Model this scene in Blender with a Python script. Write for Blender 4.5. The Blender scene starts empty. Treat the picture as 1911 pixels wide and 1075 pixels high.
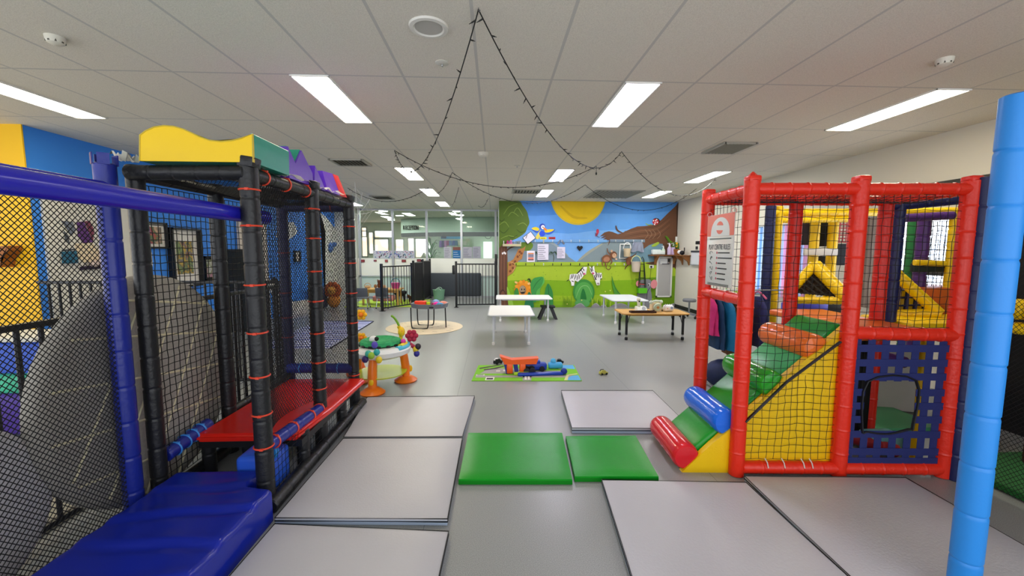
import bpy, bmesh, math, random
from mathutils import Vector, Matrix
from math import sin, cos, pi, radians as R
random.seed(7)
S = bpy.context.scene
COL = S.collection
# ---------------------------------------------------------------- camera
F, W, H, HC, CEIL = 755.0, 1911, 1075, 1.63, 3.015
pitch = math.atan(70 / F); yaw = math.atan(33 / F * cos(pitch)); roll = R(0.17)
fw = Vector((sin(yaw) * cos(pitch), cos(yaw) * cos(pitch), -sin(pitch)))
rt = Vector((cos(yaw), -sin(yaw), 0)); up = rt.cross(fw)
rt, up = cos(roll) * rt + sin(roll) * up, -sin(roll) * rt + cos(roll) * up
CAM = Vector((0, 0, HC))
cam = bpy.data.objects.new('camera', bpy.data.cameras.new('camera'))
COL.objects.link(cam)
cam.matrix_world = Matrix(((rt.x, up.x, -fw.x, 0), (rt.y, up.y, -fw.y, 0), (rt.z, up.z, -fw.z, HC), (0, 0, 0, 1)))
cam.data.sensor_width = 36; cam.data.lens = F / W * 36; cam.data.clip_start = 0.05
S.camera = cam
def ray(px, py): return fw * F + rt * (px - 955.5) - up * (py - 537.5)
def az(px, py, z=0.0):            # survey: where the sight line meets a level plane / a wall plane
    d = ray(px, py); return CAM + d * ((z - HC) / d.z)
def ay(px, py, y):
    d = ray(px, py); return CAM + d * (y / d.y)
def ax(px, py, x):
    d = ray(px, py); return CAM + d * (x / d.x)
# ---------------------------------------------------------------- materials
def lin(h):
    if isinstance(h, str):
        h = h.lstrip('#'); h = [int(h[i:i + 2], 16) for i in (0, 2, 4)]
    f = lambda c: c / 12.92 if c <= 0.04045 else ((c + 0.055) / 1.055) ** 2.4
    return (*[f(c / 255) for c in h], 1)
MC = {}
def M(h, rough=0.5, metal=0.0, var=0.0, vscale=40.0, bump=0.0, bscale=200.0, coat=0.0, emit=0.0, name=None, spec=0.4):
    key = (h, rough, metal, var, vscale, bump, bscale, coat, emit, spec)
    if key in MC: return MC[key]
    m = bpy.data.materials.new(name or 'paint_' + str(len(MC))); m.use_nodes = True
    nt = m.node_tree; b = nt.nodes['Principled BSDF']
    c = lin(h); b.inputs['Base Color'].default_value = c
    b.inputs['Roughness'].default_value = rough; b.inputs['Metallic'].default_value = metal
    b.inputs['Coat Weight'].default_value = coat; b.inputs['Specular IOR Level'].default_value = spec
    if emit:
        b.inputs['Emission Color'].default_value = c; b.inputs['Emission Strength'].default_value = emit
    geo = None
    if var or bump:
        geo = nt.nodes.new('ShaderNodeNewGeometry')
    if var:
        n = nt.nodes.new('ShaderNodeTexNoise'); n.inputs['Scale'].default_value = vscale; n.inputs['Detail'].default_value = 3
        nt.links.new(geo.outputs['Position'], n.inputs['Vector'])
        mx = nt.nodes.new('ShaderNodeMix'); mx.data_type = 'RGBA'
        mx.inputs[6].default_value = [v * (1 - var) for v in c[:3]] + [1]
        mx.inputs[7].default_value = [min(1, v * (1 + var)) for v in c[:3]] + [1]
        nt.links.new(n.outputs['Fac'], mx.inputs[0]); nt.links.new(mx.outputs[2], b.inputs['Base Color'])
    if bump:
        n = nt.nodes.new('ShaderNodeTexNoise'); n.inputs['Scale'].default_value = bscale; n.inputs['Detail'].default_value = 2
        nt.links.new(geo.outputs['Position'], n.inputs['Vector'])
        bp = nt.nodes.new('ShaderNodeBump'); bp.inputs['Strength'].default_value = bump; bp.inputs['Distance'].default_value = 0.01
        nt.links.new(n.outputs['Fac'], bp.inputs['Height']); nt.links.new(bp.outputs['Normal'], b.inputs['Normal'])
    MC[key] = m
    return m
def vinyl(h, rough=0.28): return M(h, rough, bump=0.12, bscale=9.0)
def cloth(h): return M(h, 0.9, var=0.12, vscale=300.0, bump=0.15, bscale=400.0)
def art(cols, sc=14.0, seed=0.0):
    """a printed picture: soft patches of several inks"""
    m = bpy.data.materials.new('printed_picture'); m.use_nodes = True; nt = m.node_tree; b = nt.nodes['Principled BSDF']; b.inputs['Roughness'].default_value = .35
    geo = nt.nodes.new('ShaderNodeNewGeometry'); mp = nt.nodes.new('ShaderNodeVectorMath'); mp.operation = 'ADD'; mp.inputs[1].default_value = (seed, seed * 1.7, seed * .6)
    n = nt.nodes.new('ShaderNodeTexNoise'); n.inputs['Scale'].default_value = sc; n.inputs['Detail'].default_value = 4; n.inputs['Distortion'].default_value = 1.2
    nt.links.new(geo.outputs['Position'], mp.inputs[0]); nt.links.new(mp.outputs[0], n.inputs['Vector'])
    cr = nt.nodes.new('ShaderNodeValToRGB'); el = cr.color_ramp.elements; el[0].position, el[1].position = .3, .7; el[0].color, el[1].color = lin(cols[0]), lin(cols[-1])
    for k, c in enumerate(cols[1:-1]): e = el.new(.3 + .4 * (k + 1) / (len(cols) - 1)); e.color = lin(c)
    nt.links.new(n.outputs['Fac'], cr.inputs[0]); nt.links.new(cr.outputs[0], b.inputs['Base Color']); return m
def glass_mat(tint='#e9f2ee', refl=0.035):
    m = bpy.data.materials.new('clear_glass'); m.use_nodes = True; nt = m.node_tree; nt.nodes.clear()
    o = nt.nodes.new('ShaderNodeOutputMaterial'); t = nt.nodes.new('ShaderNodeBsdfTransparent'); g = nt.nodes.new('ShaderNodeBsdfGlossy')
    t.inputs['Color'].default_value = lin(tint); g.inputs['Roughness'].default_value = 0.02
    mx = nt.nodes.new('ShaderNodeMixShader'); mx.inputs[0].default_value = refl
    nt.links.new(t.outputs[0], mx.inputs[1]); nt.links.new(g.outputs[0], mx.inputs[2]); nt.links.new(mx.outputs[0], o.inputs['Surface'])
    return m
# ---------------------------------------------------------------- objects
def loc_rot(o): return Matrix.LocRotScale(o.location, o.rotation_euler, None)
def wmat(o):
    m = o.matrix_parent_inverse @ loc_rot(o)
    return (wmat(o.parent) @ m) if o.parent else loc_rot(o)
def obj(name, bm, mats, parent=None, local=False, ang=35, label=None):
    me = bpy.data.meshes.new(name)
    bmesh.ops.recalc_face_normals(bm, faces=[f for f in bm.faces if not f.tag])
    bm.to_mesh(me); bm.free()
    for m in (mats if isinstance(mats, (list, tuple)) else [mats]): me.materials.append(m)
    me.polygons.foreach_set('use_smooth', [True] * len(me.polygons))
    me.set_sharp_from_angle(angle=R(ang))
    o = bpy.data.objects.new(name, me); COL.objects.link(o)
    if parent is not None:
        o.parent = parent
        if not local: o.matrix_parent_inverse = wmat(parent).inverted()
    if label: o['label'] = label
    return o
def thing(name, label, cat, loc=(0, 0, 0), rz=0.0, group=None):
    o = bpy.data.objects.new(name, None); COL.objects.link(o); o.empty_display_size = 0.1
    o.location = loc; o.rotation_euler = (0, 0, rz); o['label'] = label; o['category'] = cat
    if group: o['group'] = group
    return o
def tag(o, label, cat, group=None, kind=None):
    o['label'] = label; o['category'] = cat
    if group: o['group'] = group
    if kind: o['kind'] = kind
    return o
def struct(name, bm, mats, label=None, ang=35):
    o = obj(name, bm, mats, ang=ang); o['kind'] = 'structure'
    if label: o['label'] = label
    return o
def dup(root, loc=None, rz=None, label=None, group=None):
    r = root.copy(); COL.objects.link(r)
    if loc is not None: r.location = loc
    if rz is not None: r.rotation_euler = (0, 0, rz)
    if label: r['label'] = label
    if group: r['group'] = group
    def rec(src, dst):
        for ch in list(src.children):
            c = ch.copy(); COL.objects.link(c); c.parent = dst; rec(ch, c)
    rec(root, r)
    return r
# ---------------------------------------------------------------- mesh builders
B = bmesh.new
def box(bm, c, s, rot=None, mi=0):
    vs = []
    for dz in (-.5, .5):
        for dx, dy in ((-.5, -.5), (.5, -.5), (.5, .5), (-.5, .5)):
            v = Vector((dx * s[0], dy * s[1], dz * s[2]))
            if rot is not None: v = rot @ v
            vs.append(bm.verts.new(v + Vector(c)))
    fs = []
    for q in ((0, 3, 2, 1), (4, 5, 6, 7), (0, 1, 5, 4), (1, 2, 6, 5), (2, 3, 7, 6), (3, 0, 4, 7)):
        f = bm.faces.new([vs[i] for i in q]); f.material_index = mi; fs.append(f)
    return vs, fs
def rbox(bm, c, s, r=0.02, seg=3, rot=None, mi=0):
    vs, fs = box(bm, c, s, rot, mi)
    es = list({e for f in fs for e in f.edges})
    bmesh.ops.bevel(bm, geom=es, offset=min(r, min(s) * 0.49), segments=seg, affect='EDGES', profile=0.5, clamp_overlap=True, material=-1)
def frame_at(d):
    d = Vector(d).normalized(); a = Vector((0, 0, 1)) if abs(d.z) < 0.95 else Vector((1, 0, 0))
    u = d.cross(a).normalized(); return u, d.cross(u).normalized(), d
def ringed(bm, path, radii, n=12, caps=True, mi=0, closed=False, sq=(1, 1)):
    path = [Vector(p) for p in path]; rings = []
    L = len(path); u = v = None
    for i, p in enumerate(path):
        a = path[(i - 1) % L] if (i or closed) else p; b = path[(i + 1) % L] if (i < L - 1 or closed) else p
        d = b - a
        if d.length < 1e-9: d = Vector((0, 0, 1))
        d.normalize()
        if u is None: u, v, _ = frame_at(d)
        else:
            u = u - d * u.dot(d)
            if u.length < 1e-6: u, v, _ = frame_at(d)
            u.normalize(); v = d.cross(u).normalized()
        r = radii[i] if isinstance(radii, (list, tuple)) else radii
        rings.append([bm.verts.new(p + u * (cos(2 * pi * k / n) * r * sq[0]) + v * (sin(2 * pi * k / n) * r * sq[1])) for k in range(n)])
    for i in range(L if closed else L - 1):
        A, Bq = rings[i], rings[(i + 1) % L]
        for k in range(n):
            f = bm.faces.new((A[k], A[(k + 1) % n], Bq[(k + 1) % n], Bq[k])); f.material_index = mi
    if caps and not closed:
        f = bm.faces.new(rings[0][::-1]); f.material_index = mi
        f = bm.faces.new(rings[-1]); f.material_index = mi
def tube(bm, pts, r, n=8, mi=0, closed=False): ringed(bm, pts, r, n, True, mi, closed)
def cyl(bm, p0, p1, r0, r1=None, n=16, mi=0): ringed(bm, [p0, p1], [r0, r0 if r1 is None else r1], n, True, mi)
def ball(bm, c, r, n=10, sc=(1, 1, 1), mi=0):
    g = bmesh.ops.create_uvsphere(bm, u_segments=n, v_segments=max(6, n * 2 // 3), radius=r, matrix=Matrix.Translation(Vector(c)) @ Matrix.Diagonal((*sc, 1)))
    for f in {f for v in g['verts'] for f in v.link_faces}: f.material_index = mi
def lathe(bm, prof, c=(0, 0, 0), n=20, mi=0):
    rings = [[bm.verts.new((c[0] + r * cos(2 * pi * k / n), c[1] + r * sin(2 * pi * k / n), c[2] + z)) for k in range(n)] for r, z in prof]
    for A, Bq in zip(rings, rings[1:]):
        for k in range(n):
            f = bm.faces.new((A[k], A[(k + 1) % n], Bq[(k + 1) % n], Bq[k])); f.material_index = mi
    for q in (rings[0][::-1], rings[-1]):
        f = bm.faces.new(q); f.material_index = mi
def prism(bm, pts, off, mi=0, mi_side=None):
    a = [bm.verts.new(Vector(p)) for p in pts]; b = [bm.verts.new(Vector(p) + Vector(off)) for p in pts]
    n = len(a); cap = [bm.faces.new(a[::-1]), bm.faces.new(b)]
    for f in cap: f.material_index = mi
    for i in range(n):
        f = bm.faces.new((a[i], a[(i + 1) % n], b[(i + 1) % n], b[i])); f.material_index = mi if mi_side is None else mi_side
    if n > 4: bmesh.ops.triangulate(bm, faces=cap)
def torus(bm, c, axis, Rr, r, n=20, m=6, mi=0):
    u, v, _ = frame_at(axis)
    ringed(bm, [Vector(c) + u * (Rr * cos(2 * pi * k / n)) + v * (Rr * sin(2 * pi * k / n)) for k in range(n)], r, m, False, mi, True)
def pad_tube(bm, p0, p1, r=0.05, seg=0.19, n=16, tie=0.0, groove=0.004, mi=0):
    """foam-sleeved pole: round ends, a pinched seam every seg metres"""
    p0, p1 = Vector(p0), Vector(p1); L = (p1 - p0).length; d = (p1 - p0) / L
    pts, rad = [p0, p0 + d * 0.006, p0 + d * 0.012], [r * 0.82, r, r]
    k = max(1, round(L / seg)); st = L / k
    for i in range(1, k):
        c = i * st
        for o, q in ((-0.016, 0), (-0.011, 0), (-0.003, -groove), (0.003, -groove + tie), (0.011, 0), (0.016, 0)):
            pts.append(p0 + d * (c + o)); rad.append(r + q)
    pts += [p1 - d * 0.012, p1 - d * 0.006, p1]; rad += [r, r, r * 0.82]
    ringed(bm, pts, rad, n, True, mi)
def smooth(pts, k=4, closed=True):
    out = []; n = len(pts); P = [Vector(p) for p in pts]
    rng = range(n) if closed else range(n - 1)
    for i in rng:
        p0 = P[(i - 1) % n] if closed or i else P[i]; p1 = P[i]; p2 = P[(i + 1) % n]; p3 = P[(i + 2) % n] if closed or i + 2 < n else P[i + 1]
        for j in range(k):
            t = j / k
            out.append(0.5 * ((2 * p1) + (p2 - p0) * t + (2 * p0 - 5 * p1 + 4 * p2 - p3) * t * t + (3 * p1 - p0 - 3 * p2 + p3) * t ** 3))
    if not closed: out.append(P[-1])
    return out
def strand(bm, pts, r):               # three-sided cord of a net
    ringed(bm, pts, r, 3, False)
def net_square(O, U, V, w, h, s=0.05, r=0.0019, jit=0.004, disp=None, bm=None):
    bm = bm or B(); O, U, V = Vector(O), Vector(U).normalized(), Vector(V).normalized(); N = U.cross(V)
    nu, nv = max(1, round(w / s)), max(1, round(h / s)); rnd = random.Random(nu * 31 + nv)
    J = {(i, j): (rnd.uniform(-jit, jit), rnd.uniform(-jit, jit)) for i in range(nu + 1) for j in range(nv + 1)}
    def P(i, j):
        a, b = J[i, j]; x = i * w / nu + a; y = j * h / nv + b
        return O + U * x + V * y + N * (disp(x / w, y / h) if disp else 0)
    for i in range(nu + 1): strand(bm, [P(i, j) for j in range(nv + 1)], r)
    for j in range(nv + 1): strand(bm, [P(i, j) for i in range(nu + 1)], r)
    return bm
def net_diamond(O, U, V, w, h, s=0.026, r=0.0019, aspect=1.15, disp=None, bm=None):
    """s: width of a diamond; aspect: its height over its width"""
    bm = bm or B(); O, U, V = Vector(O), Vector(U).normalized(), Vector(V).normalized(); N = U.cross(V); k = aspect
    def P(x, y): return O + U * x + V * y + N * (disp(x / w, y / h) if disp else 0)
    for sg in (1, -1):
        x0 = -h / k if sg > 0 else 0; x1 = w if sg > 0 else w + h / k
        n = int((x1 - x0) / s)
        for i in range(n + 1):
            a = x0 + i * s                       # x = a + sg*y/k
            ylo, yhi = 0.0, h
            if sg > 0: ylo = max(ylo, -a * k); yhi = min(yhi, (w - a) * k)
            else: ylo = max(ylo, (a - w) * k); yhi = min(yhi, a * k)
            if yhi - ylo < 0.004: continue
            m = 2 if not disp else max(2, int((yhi - ylo) / 0.12) + 1)
            pts = []
            for q in range(m):
                y = ylo + (yhi - ylo) * q / (m - 1); pts.append(P(a + sg * y / k, y))
            strand(bm, pts, r)
    return bm
def text(name, body, size, mat, M4, parent=None, extrude=0.001, squash=1.0, align='CENTER'):
    cu = bpy.data.curves.new(name, 'FONT'); cu.body = body; cu.size = size; cu.extrude = extrude; cu.align_x = align; cu.align_y = 'CENTER'
    tmp = bpy.data.objects.new(name, cu); COL.objects.link(tmp); bpy.context.view_layer.update()
    me = bpy.data.meshes.new_from_object(tmp.evaluated_get(bpy.context.evaluated_depsgraph_get())); bpy.data.objects.remove(tmp); bpy.data.curves.remove(cu)
    me.materials.clear(); me.materials.append(mat); o = bpy.data.objects.new(name, me); COL.objects.link(o)
    m = M4 @ Matrix.Diagonal((squash, 1, 1, 1))
    if parent is not None:
        o.parent = parent; o.matrix_parent_inverse = wmat(parent).inverted()
    o.matrix_basis = m
    return o
def basis(c, X, Y):
    X, Y = Vector(X).normalized(), Vector(Y).normalized(); Z = X.cross(Y)
    return Matrix(((X.x, Y.x, Z.x, c[0]), (X.y, Y.y, Z.y, c[1]), (X.z, Y.z, Z.z, c[2]), (0, 0, 0, 1)))
BLACK = M('#17181b', 0.45); BLACKPAD = M('#1c1d20', 0.38, bump=0.3, bscale=40.0); NET = M('#0d0d10', 0.8)
WHITE = M('#e9e9e6', 0.45); CHROME = M('#c9ccd0', 0.22, 0.9); STEEL = M('#8d9196', 0.35, 0.7)
# ================================================================ SETTING
def floor_mat():
    m = M('#8a8c8d', 0.32, name='grey_vinyl_floor'); m = m.copy(); m.name = 'grey_vinyl_floor'
    nt = m.node_tree; b = nt.nodes['Principled BSDF']; geo = nt.nodes.new('ShaderNodeNewGeometry')
    n = nt.nodes.new('ShaderNodeTexNoise'); n.inputs['Scale'].default_value = 260; n.inputs['Detail'].default_value = 4
    n2 = nt.nodes.new('ShaderNodeTexNoise'); n2.inputs['Scale'].default_value = 1.1; n2.inputs['Detail'].default_value = 3
    cr = nt.nodes.new('ShaderNodeValToRGB'); cr.color_ramp.elements[0].position = 0.3; cr.color_ramp.elements[1].position = 0.7
    cr.color_ramp.elements[0].color = lin('#7b7e7e'); cr.color_ramp.elements[1].color = lin('#b0b2af')
    mx = nt.nodes.new('ShaderNodeMix'); mx.data_type = 'RGBA'; mx.blend_type = 'MULTIPLY'; mx.inputs[0].default_value = 0.35
    nt.links.new(geo.outputs['Position'], n.inputs['Vector']); nt.links.new(geo.outputs['Position'], n2.inputs['Vector'])
    nt.links.new(n.outputs['Fac'], cr.inputs[0]); nt.links.new(cr.outputs[0], mx.inputs[6])
    cr2 = nt.nodes.new('ShaderNodeValToRGB'); cr2.color_ramp.elements[0].color = (0.55, 0.55, 0.55, 1); cr2.color_ramp.elements[1].color = (1, 1, 1, 1)
    nt.links.new(n2.outputs['Fac'], cr2.inputs[0]); nt.links.new(cr2.outputs[0], mx.inputs[7])
    # welded seams between the vinyl sheets, two metres apart along the room
    sx = nt.nodes.new('ShaderNodeSeparateXYZ'); nt.links.new(geo.outputs['Position'], sx.inputs[0])
    a = nt.nodes.new('ShaderNodeMath'); a.operation = 'MULTIPLY_ADD'; a.inputs[1].default_value = 0.5; a.inputs[2].default_value = 100.21
    fr = nt.nodes.new('ShaderNodeMath'); fr.operation = 'FRACT'; lt = nt.nodes.new('ShaderNodeMath'); lt.operation = 'LESS_THAN'; lt.inputs[1].default_value = 0.0016
    nt.links.new(sx.outputs[0], a.inputs[0]); nt.links.new(a.outputs[0], fr.inputs[0]); nt.links.new(fr.outputs[0], lt.inputs[0])
    m2 = nt.nodes.new('ShaderNodeMix'); m2.data_type = 'RGBA'; m2.inputs[7].default_value = lin('#5d6062')
    nt.links.new(lt.outputs[0], m2.inputs[0]); nt.links.new(mx.outputs[2], m2.inputs[6]); nt.links.new(m2.outputs[2], b.inputs['Base Color'])
    return m
def ceil_mat():
    m = bpy.data.materials.new('ceiling_tile'); m.use_nodes = True
    nt = m.node_tree; b = nt.nodes['Principled BSDF']; b.inputs['Roughness'].default_value = 0.9
    geo = nt.nodes.new('ShaderNodeNewGeometry'); sx = nt.nodes.new('ShaderNodeSeparateXYZ'); nt.links.new(geo.outputs['Position'], sx.inputs[0])
    def lines(sock, off, step, half):
        a = nt.nodes.new('ShaderNodeMath'); a.operation = 'MULTIPLY_ADD'; a.inputs[1].default_value = 1 / step; a.inputs[2].default_value = 50.5 - off / step
        f = nt.nodes.new('ShaderNodeMath'); f.operation = 'FRACT'
        s = nt.nodes.new('ShaderNodeMath'); s.operation = 'SUBTRACT'; s.inputs[1].default_value = 0.5
        ab = nt.nodes.new('ShaderNodeMath'); ab.operation = 'ABSOLUTE'
        l = nt.nodes.new('ShaderNodeMath'); l.operation = 'LESS_THAN'; l.inputs[1].default_value = half / step
        nt.links.new(sock, a.inputs[0])
        for p, q in ((a, f), (f, s), (s, ab), (ab, l)): nt.links.new(p.outputs[0], q.inputs[0])
        return l
    l1 = lines(sx.outputs[0], -0.13, 0.597, 0.0105); l2 = lines(sx.outputs[1], 3.42, 1.19, 0.0105)
    mxm = nt.nodes.new('ShaderNodeMath'); mxm.operation = 'MAXIMUM'; nt.links.new(l1.outputs[0], mxm.inputs[0]); nt.links.new(l2.outputs[0], mxm.inputs[1])
    n = nt.nodes.new('ShaderNodeTexNoise'); n.inputs['Scale'].default_value = 150; n.inputs['Detail'].default_value = 5
    nt.links.new(geo.outputs['Position'], n.inputs['Vector'])
    cr = nt.nodes.new('ShaderNodeValToRGB'); cr.color_ramp.elements[0].position = 0.35; cr.color_ramp.elements[1].position = 0.65
    cr.color_ramp.elements[0].color = lin('#cfcabd'); cr.color_ramp.elements[1].color = lin('#e0dbce')
    nt.links.new(n.outputs['Fac'], cr.inputs[0])
    mx = nt.nodes.new('ShaderNodeMix'); mx.data_type = 'RGBA'; mx.inputs[7].default_value = lin('#bdbbb4')
    nt.links.new(mxm.outputs[0], mx.inputs[0]); nt.links.new(cr.outputs[0], mx.inputs[6]); nt.links.new(mx.outputs[2], b.inputs['Base Color'])
    bp = nt.nodes.new('ShaderNodeBump'); bp.inputs['Strength'].default_value = 0.25; bp.inputs['Distance'].default_value = 0.004
    nt.links.new(n.outputs['Fac'], bp.inputs['Height']); nt.links.new(bp.outputs[0], b.inputs['Normal'])
    return m
FLOORM = floor_mat(); CEILM = ceil_mat()
def slab(name, x0, x1, y0, y1, z0, z1, m, label=None):
    b = B(); box(b, ((x0 + x1) / 2, (y0 + y1) / 2, (z0 + z1) / 2), (x1 - x0, y1 - y0, z1 - z0)); return struct(name, b, m, label)
XL, XR, YM, YP = -5.28, 5.24, 11.5, 14.0
slab('floor', -9, XR + .2, -1.5, 26.2, -.1, 0, FLOORM)
slab('ceiling', -9, XR + .2, -1.5, 26.2, CEIL, CEIL + .1, CEILM)
CREAM = M('#d6d1c3', 0.75, bump=0.05, bscale=60); BLUEW = M('#2f7fdc', 0.6); YELW = M('#f0bd0c', 0.6)
slab('wall_left', XL - .12, XL, 4.9, YP + .1, 0, CEIL, [M('#3a8cf0', 0.6)])
slab('wall_reception_left', -8.6, -8.5, YP + .1, 26.2, 0, CEIL, M('#d9dccb', .8)); slab('wall_reception_return', -8.6, XL, YP + .06, YP + .1, 0, CEIL, M('#d9dccb', .8))
slab('wall_alcove', -9, XL - .12, 4.9, 5.02, 0, CEIL, YELW)
slab('trim_1', -9, XL + .012, 4.885, 4.9, 0, CEIL, YELW)           # yellow paint carried round to the corner
# right wall with two window openings
WIN = [(4.25, 5.45, .85, 2.08), (6.55, 8.05, .85, 2.08)]
b = B()
ys = [-1.5] + [v for w in WIN for v in w[:2]] + [YM + .2]
for i in range(0, len(ys) - 1):
    y0, y1 = ys[i], ys[i + 1]
    if i % 2 == 0: box(b, (XR + .1, (y0 + y1) / 2, CEIL / 2), (.2, y1 - y0, CEIL))
    else:
        w = WIN[i // 2]
        box(b, (XR + .1, (y0 + y1) / 2, w[2] / 2), (.2, y1 - y0, w[2])); box(b, (XR + .1, (y0 + y1) / 2, (CEIL + w[3]) / 2), (.2, y1 - y0, CEIL - w[3]))
struct('wall_right', b, CREAM)
def day_mat(c1, c2, st, sc=1.5):
    m = bpy.data.materials.new('daylit_pane'); m.use_nodes = True; nt = m.node_tree; b = nt.nodes['Principled BSDF']
    geo = nt.nodes.new('ShaderNodeNewGeometry'); n = nt.nodes.new('ShaderNodeTexNoise'); n.inputs['Scale'].default_value = sc
    nt.links.new(geo.outputs['Position'], n.inputs['Vector'])
    cr = nt.nodes.new('ShaderNodeValToRGB'); cr.color_ramp.elements[0].position = .42; cr.color_ramp.elements[1].position = .58
    cr.color_ramp.elements[0].color = lin(c1); cr.color_ramp.elements[1].color = lin(c2)
    nt.links.new(n.outputs['Fac'], cr.inputs[0]); nt.links.new(cr.outputs[0], b.inputs['Emission Color'])
    b.inputs['Base Color'].default_value = (.05, .05, .05, 1); b.inputs['Emission Strength'].default_value = st; b.inputs['Roughness'].default_value = .1
    return m
DAY = day_mat('#cfe3ff', '#ffffff', 2.6); DAYW = day_mat('#f0b494', '#ffffff', 2.0, 1.3)
for k, (y0, y1, z0, z1) in enumerate(WIN):
    w = thing('window_%d' % (k + 1), 'window in the cream right wall behind the play frames', 'window', (XR + .1, (y0 + y1) / 2, z0)); w['kind'] = 'structure'
    b = B(); yc, zc = (y0 + y1) / 2, (z0 + z1) / 2
    for yy in (y0 + .025, yc, y1 - .025): box(b, (XR + .1, yy, zc), (.06, .05, z1 - z0))
    for zz in (z0 + .025, z1 - .025, z0 + (z1 - z0) * .42): box(b, (XR + .1, yc, zz), (.058, y1 - y0, .05))
    obj('window_frame', b, M('#3b3d40', .5), w)
    b = B(); box(b, (XR + .13, yc, zc), (.012, y1 - y0, z1 - z0)); obj('window_glass', b, DAY, w)
slab('trim_2', XR - .02, XR, 3.4, 6.2, 2.40, 2.45, M('#3a3833', .6))
slab('baseboard_right', XR - .015, XR, 5.6, YM, 0, .1, M('#141414', .5))
# mural wall: block wall, then the painting as its own thin layer
slab('wall_back', .127, XR + .2, YM + .02, YM + .22, 0, CEIL, M('#cfd3d2', .8))
slab('wall_return', .127, .25, YM + .22, YP, 0, CEIL, M('#cfd3d2', .8))
# ---------------------------------------------------------------- mural
mur = B(); mur_mats = []; mur_idx = {}
def mm(h):
    if h not in mur_idx: mur_idx[h] = len(mur_mats); mur_mats.append(M(h, .62, var=.07, vscale=7.0, bump=.06, bscale=45))
    return mur_idx[h]
LAY = [0]
def paint(pts, h, sm=False, up_=True):
    if sm: pts = [(v.x, v.y) for v in smooth([(x, y, 0) for x, y in pts], 4)]
    if up_: LAY[0] += 1
    y = YM - .0004 * LAY[0] - .001
    vs = []
    for px, py in pts:
        w = ay(px, py, YM); x = min(max(w.x, .13), XR - .002); z = min(max(w.z, .002), CEIL - .003)
        v = Vector((x, y, z))
        if not vs or (vs[-1].co - v).length > 1e-4: vs.append(mur.verts.new(v))
    if len(vs) < 3: return
    f = mur.faces.new(vs); f.material_index = mm(h); f.normal_update()
    if f.normal.y > 0: f.normal_flip()
    bmesh.ops.triangulate(mur, faces=[f])
def ell(cx, cy, rx, ry, h, n=20, a=0, up_=True, t0=0, t1=2 * pi):
    c, s = cos(a), sin(a); P = []
    for k in range(n):
        t = t0 + (t1 - t0) * k / n; x, y = rx * cos(t), ry * sin(t); P.append((cx + x * c - y * s, cy + x * s + y * c))
    paint(P, h, False, up_)
def stroke(pts, w, h, up_=True):
    P = [Vector((x, y, 0)) for x, y in pts]
    P = smooth(P, 4, False); A, Bq = [], []
    for i, p in enumerate(P):
        d = (P[min(i + 1, len(P) - 1)] - P[max(i - 1, 0)]).normalized(); n = Vector((-d.y, d.x, 0)) * (w / 2 * (0.35 + 0.65 * sin(pi * (i + .5) / len(P))))
        A.append(p + n); Bq.append(p - n)
    paint([(v.x, v.y) for v in A + Bq[::-1]], h, False, up_)
paint([(925, 370), (1280, 370), (1280, 600), (925, 600)], '#5d9fe6')
paint([(925, 370), (1280, 370), (1280, 392), (1200, 400), (1100, 398), (1000, 403), (925, 400)], '#4a8fdb')
paint([(925, 455), (960, 430), (1060, 436), (1130, 430), (1280, 440), (1280, 600), (925, 600)], '#78b2ee', True)
ell(1079, 366, 51.5, 54, '#d9be35', 40); ell(1079, 364, 50, 53, '#eec90a', 40); stroke([(1046, 384), (1070, 405), (1096, 407)], 5, '#dcb506')
paint([(925, 470), (950, 452), (985, 447), (1012, 447), (1030, 452), (1048, 467), (1062, 480), (1077, 490), (925, 490)], '#8296a0')
stroke([(1010, 447), (1035, 456), (1060, 478)], 4, '#98a6a8')
paint([(1074, 490), (1092, 477), (1108, 463), (1122, 454), (1140, 449), (1160, 447), (1210, 446), (1280, 446), (1280, 503), (1074, 503)], '#84959a')
stroke([(1080, 486), (1100, 470), (1124, 455)], 5, '#a3a594'); paint([(1180, 470), (1200, 458), (1225, 453), (1250, 458), (1250, 490), (1180, 492)], '#6f93a5', True)
paint([(925, 489), (1280, 489), (1280, 600), (925, 600)], '#a9c62c'); paint([(925, 524), (1000, 522), (1100, 525), (1190, 522), (1280, 520), (1280, 600), (925, 600)], '#84b50c')
paint([(1185, 520), (1280, 515), (1280, 600), (1200, 600)], '#6b980a'); paint([(925, 548), (1060, 552), (1160, 549), (1200, 552), (1200, 562), (925, 560)], '#99bf1b', True)
paint([(925, 570), (1280, 568), (1280, 590), (925, 590)], '#7aa61a')
rnd = random.Random(3)
for k in range(60): ell(rnd.uniform(950, 1235), rnd.uniform(500, 568), .7, 1.0, '#6f9a10' if k % 2 else '#7fa81a', 6, rnd.uniform(0, 3), k == 0)
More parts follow.
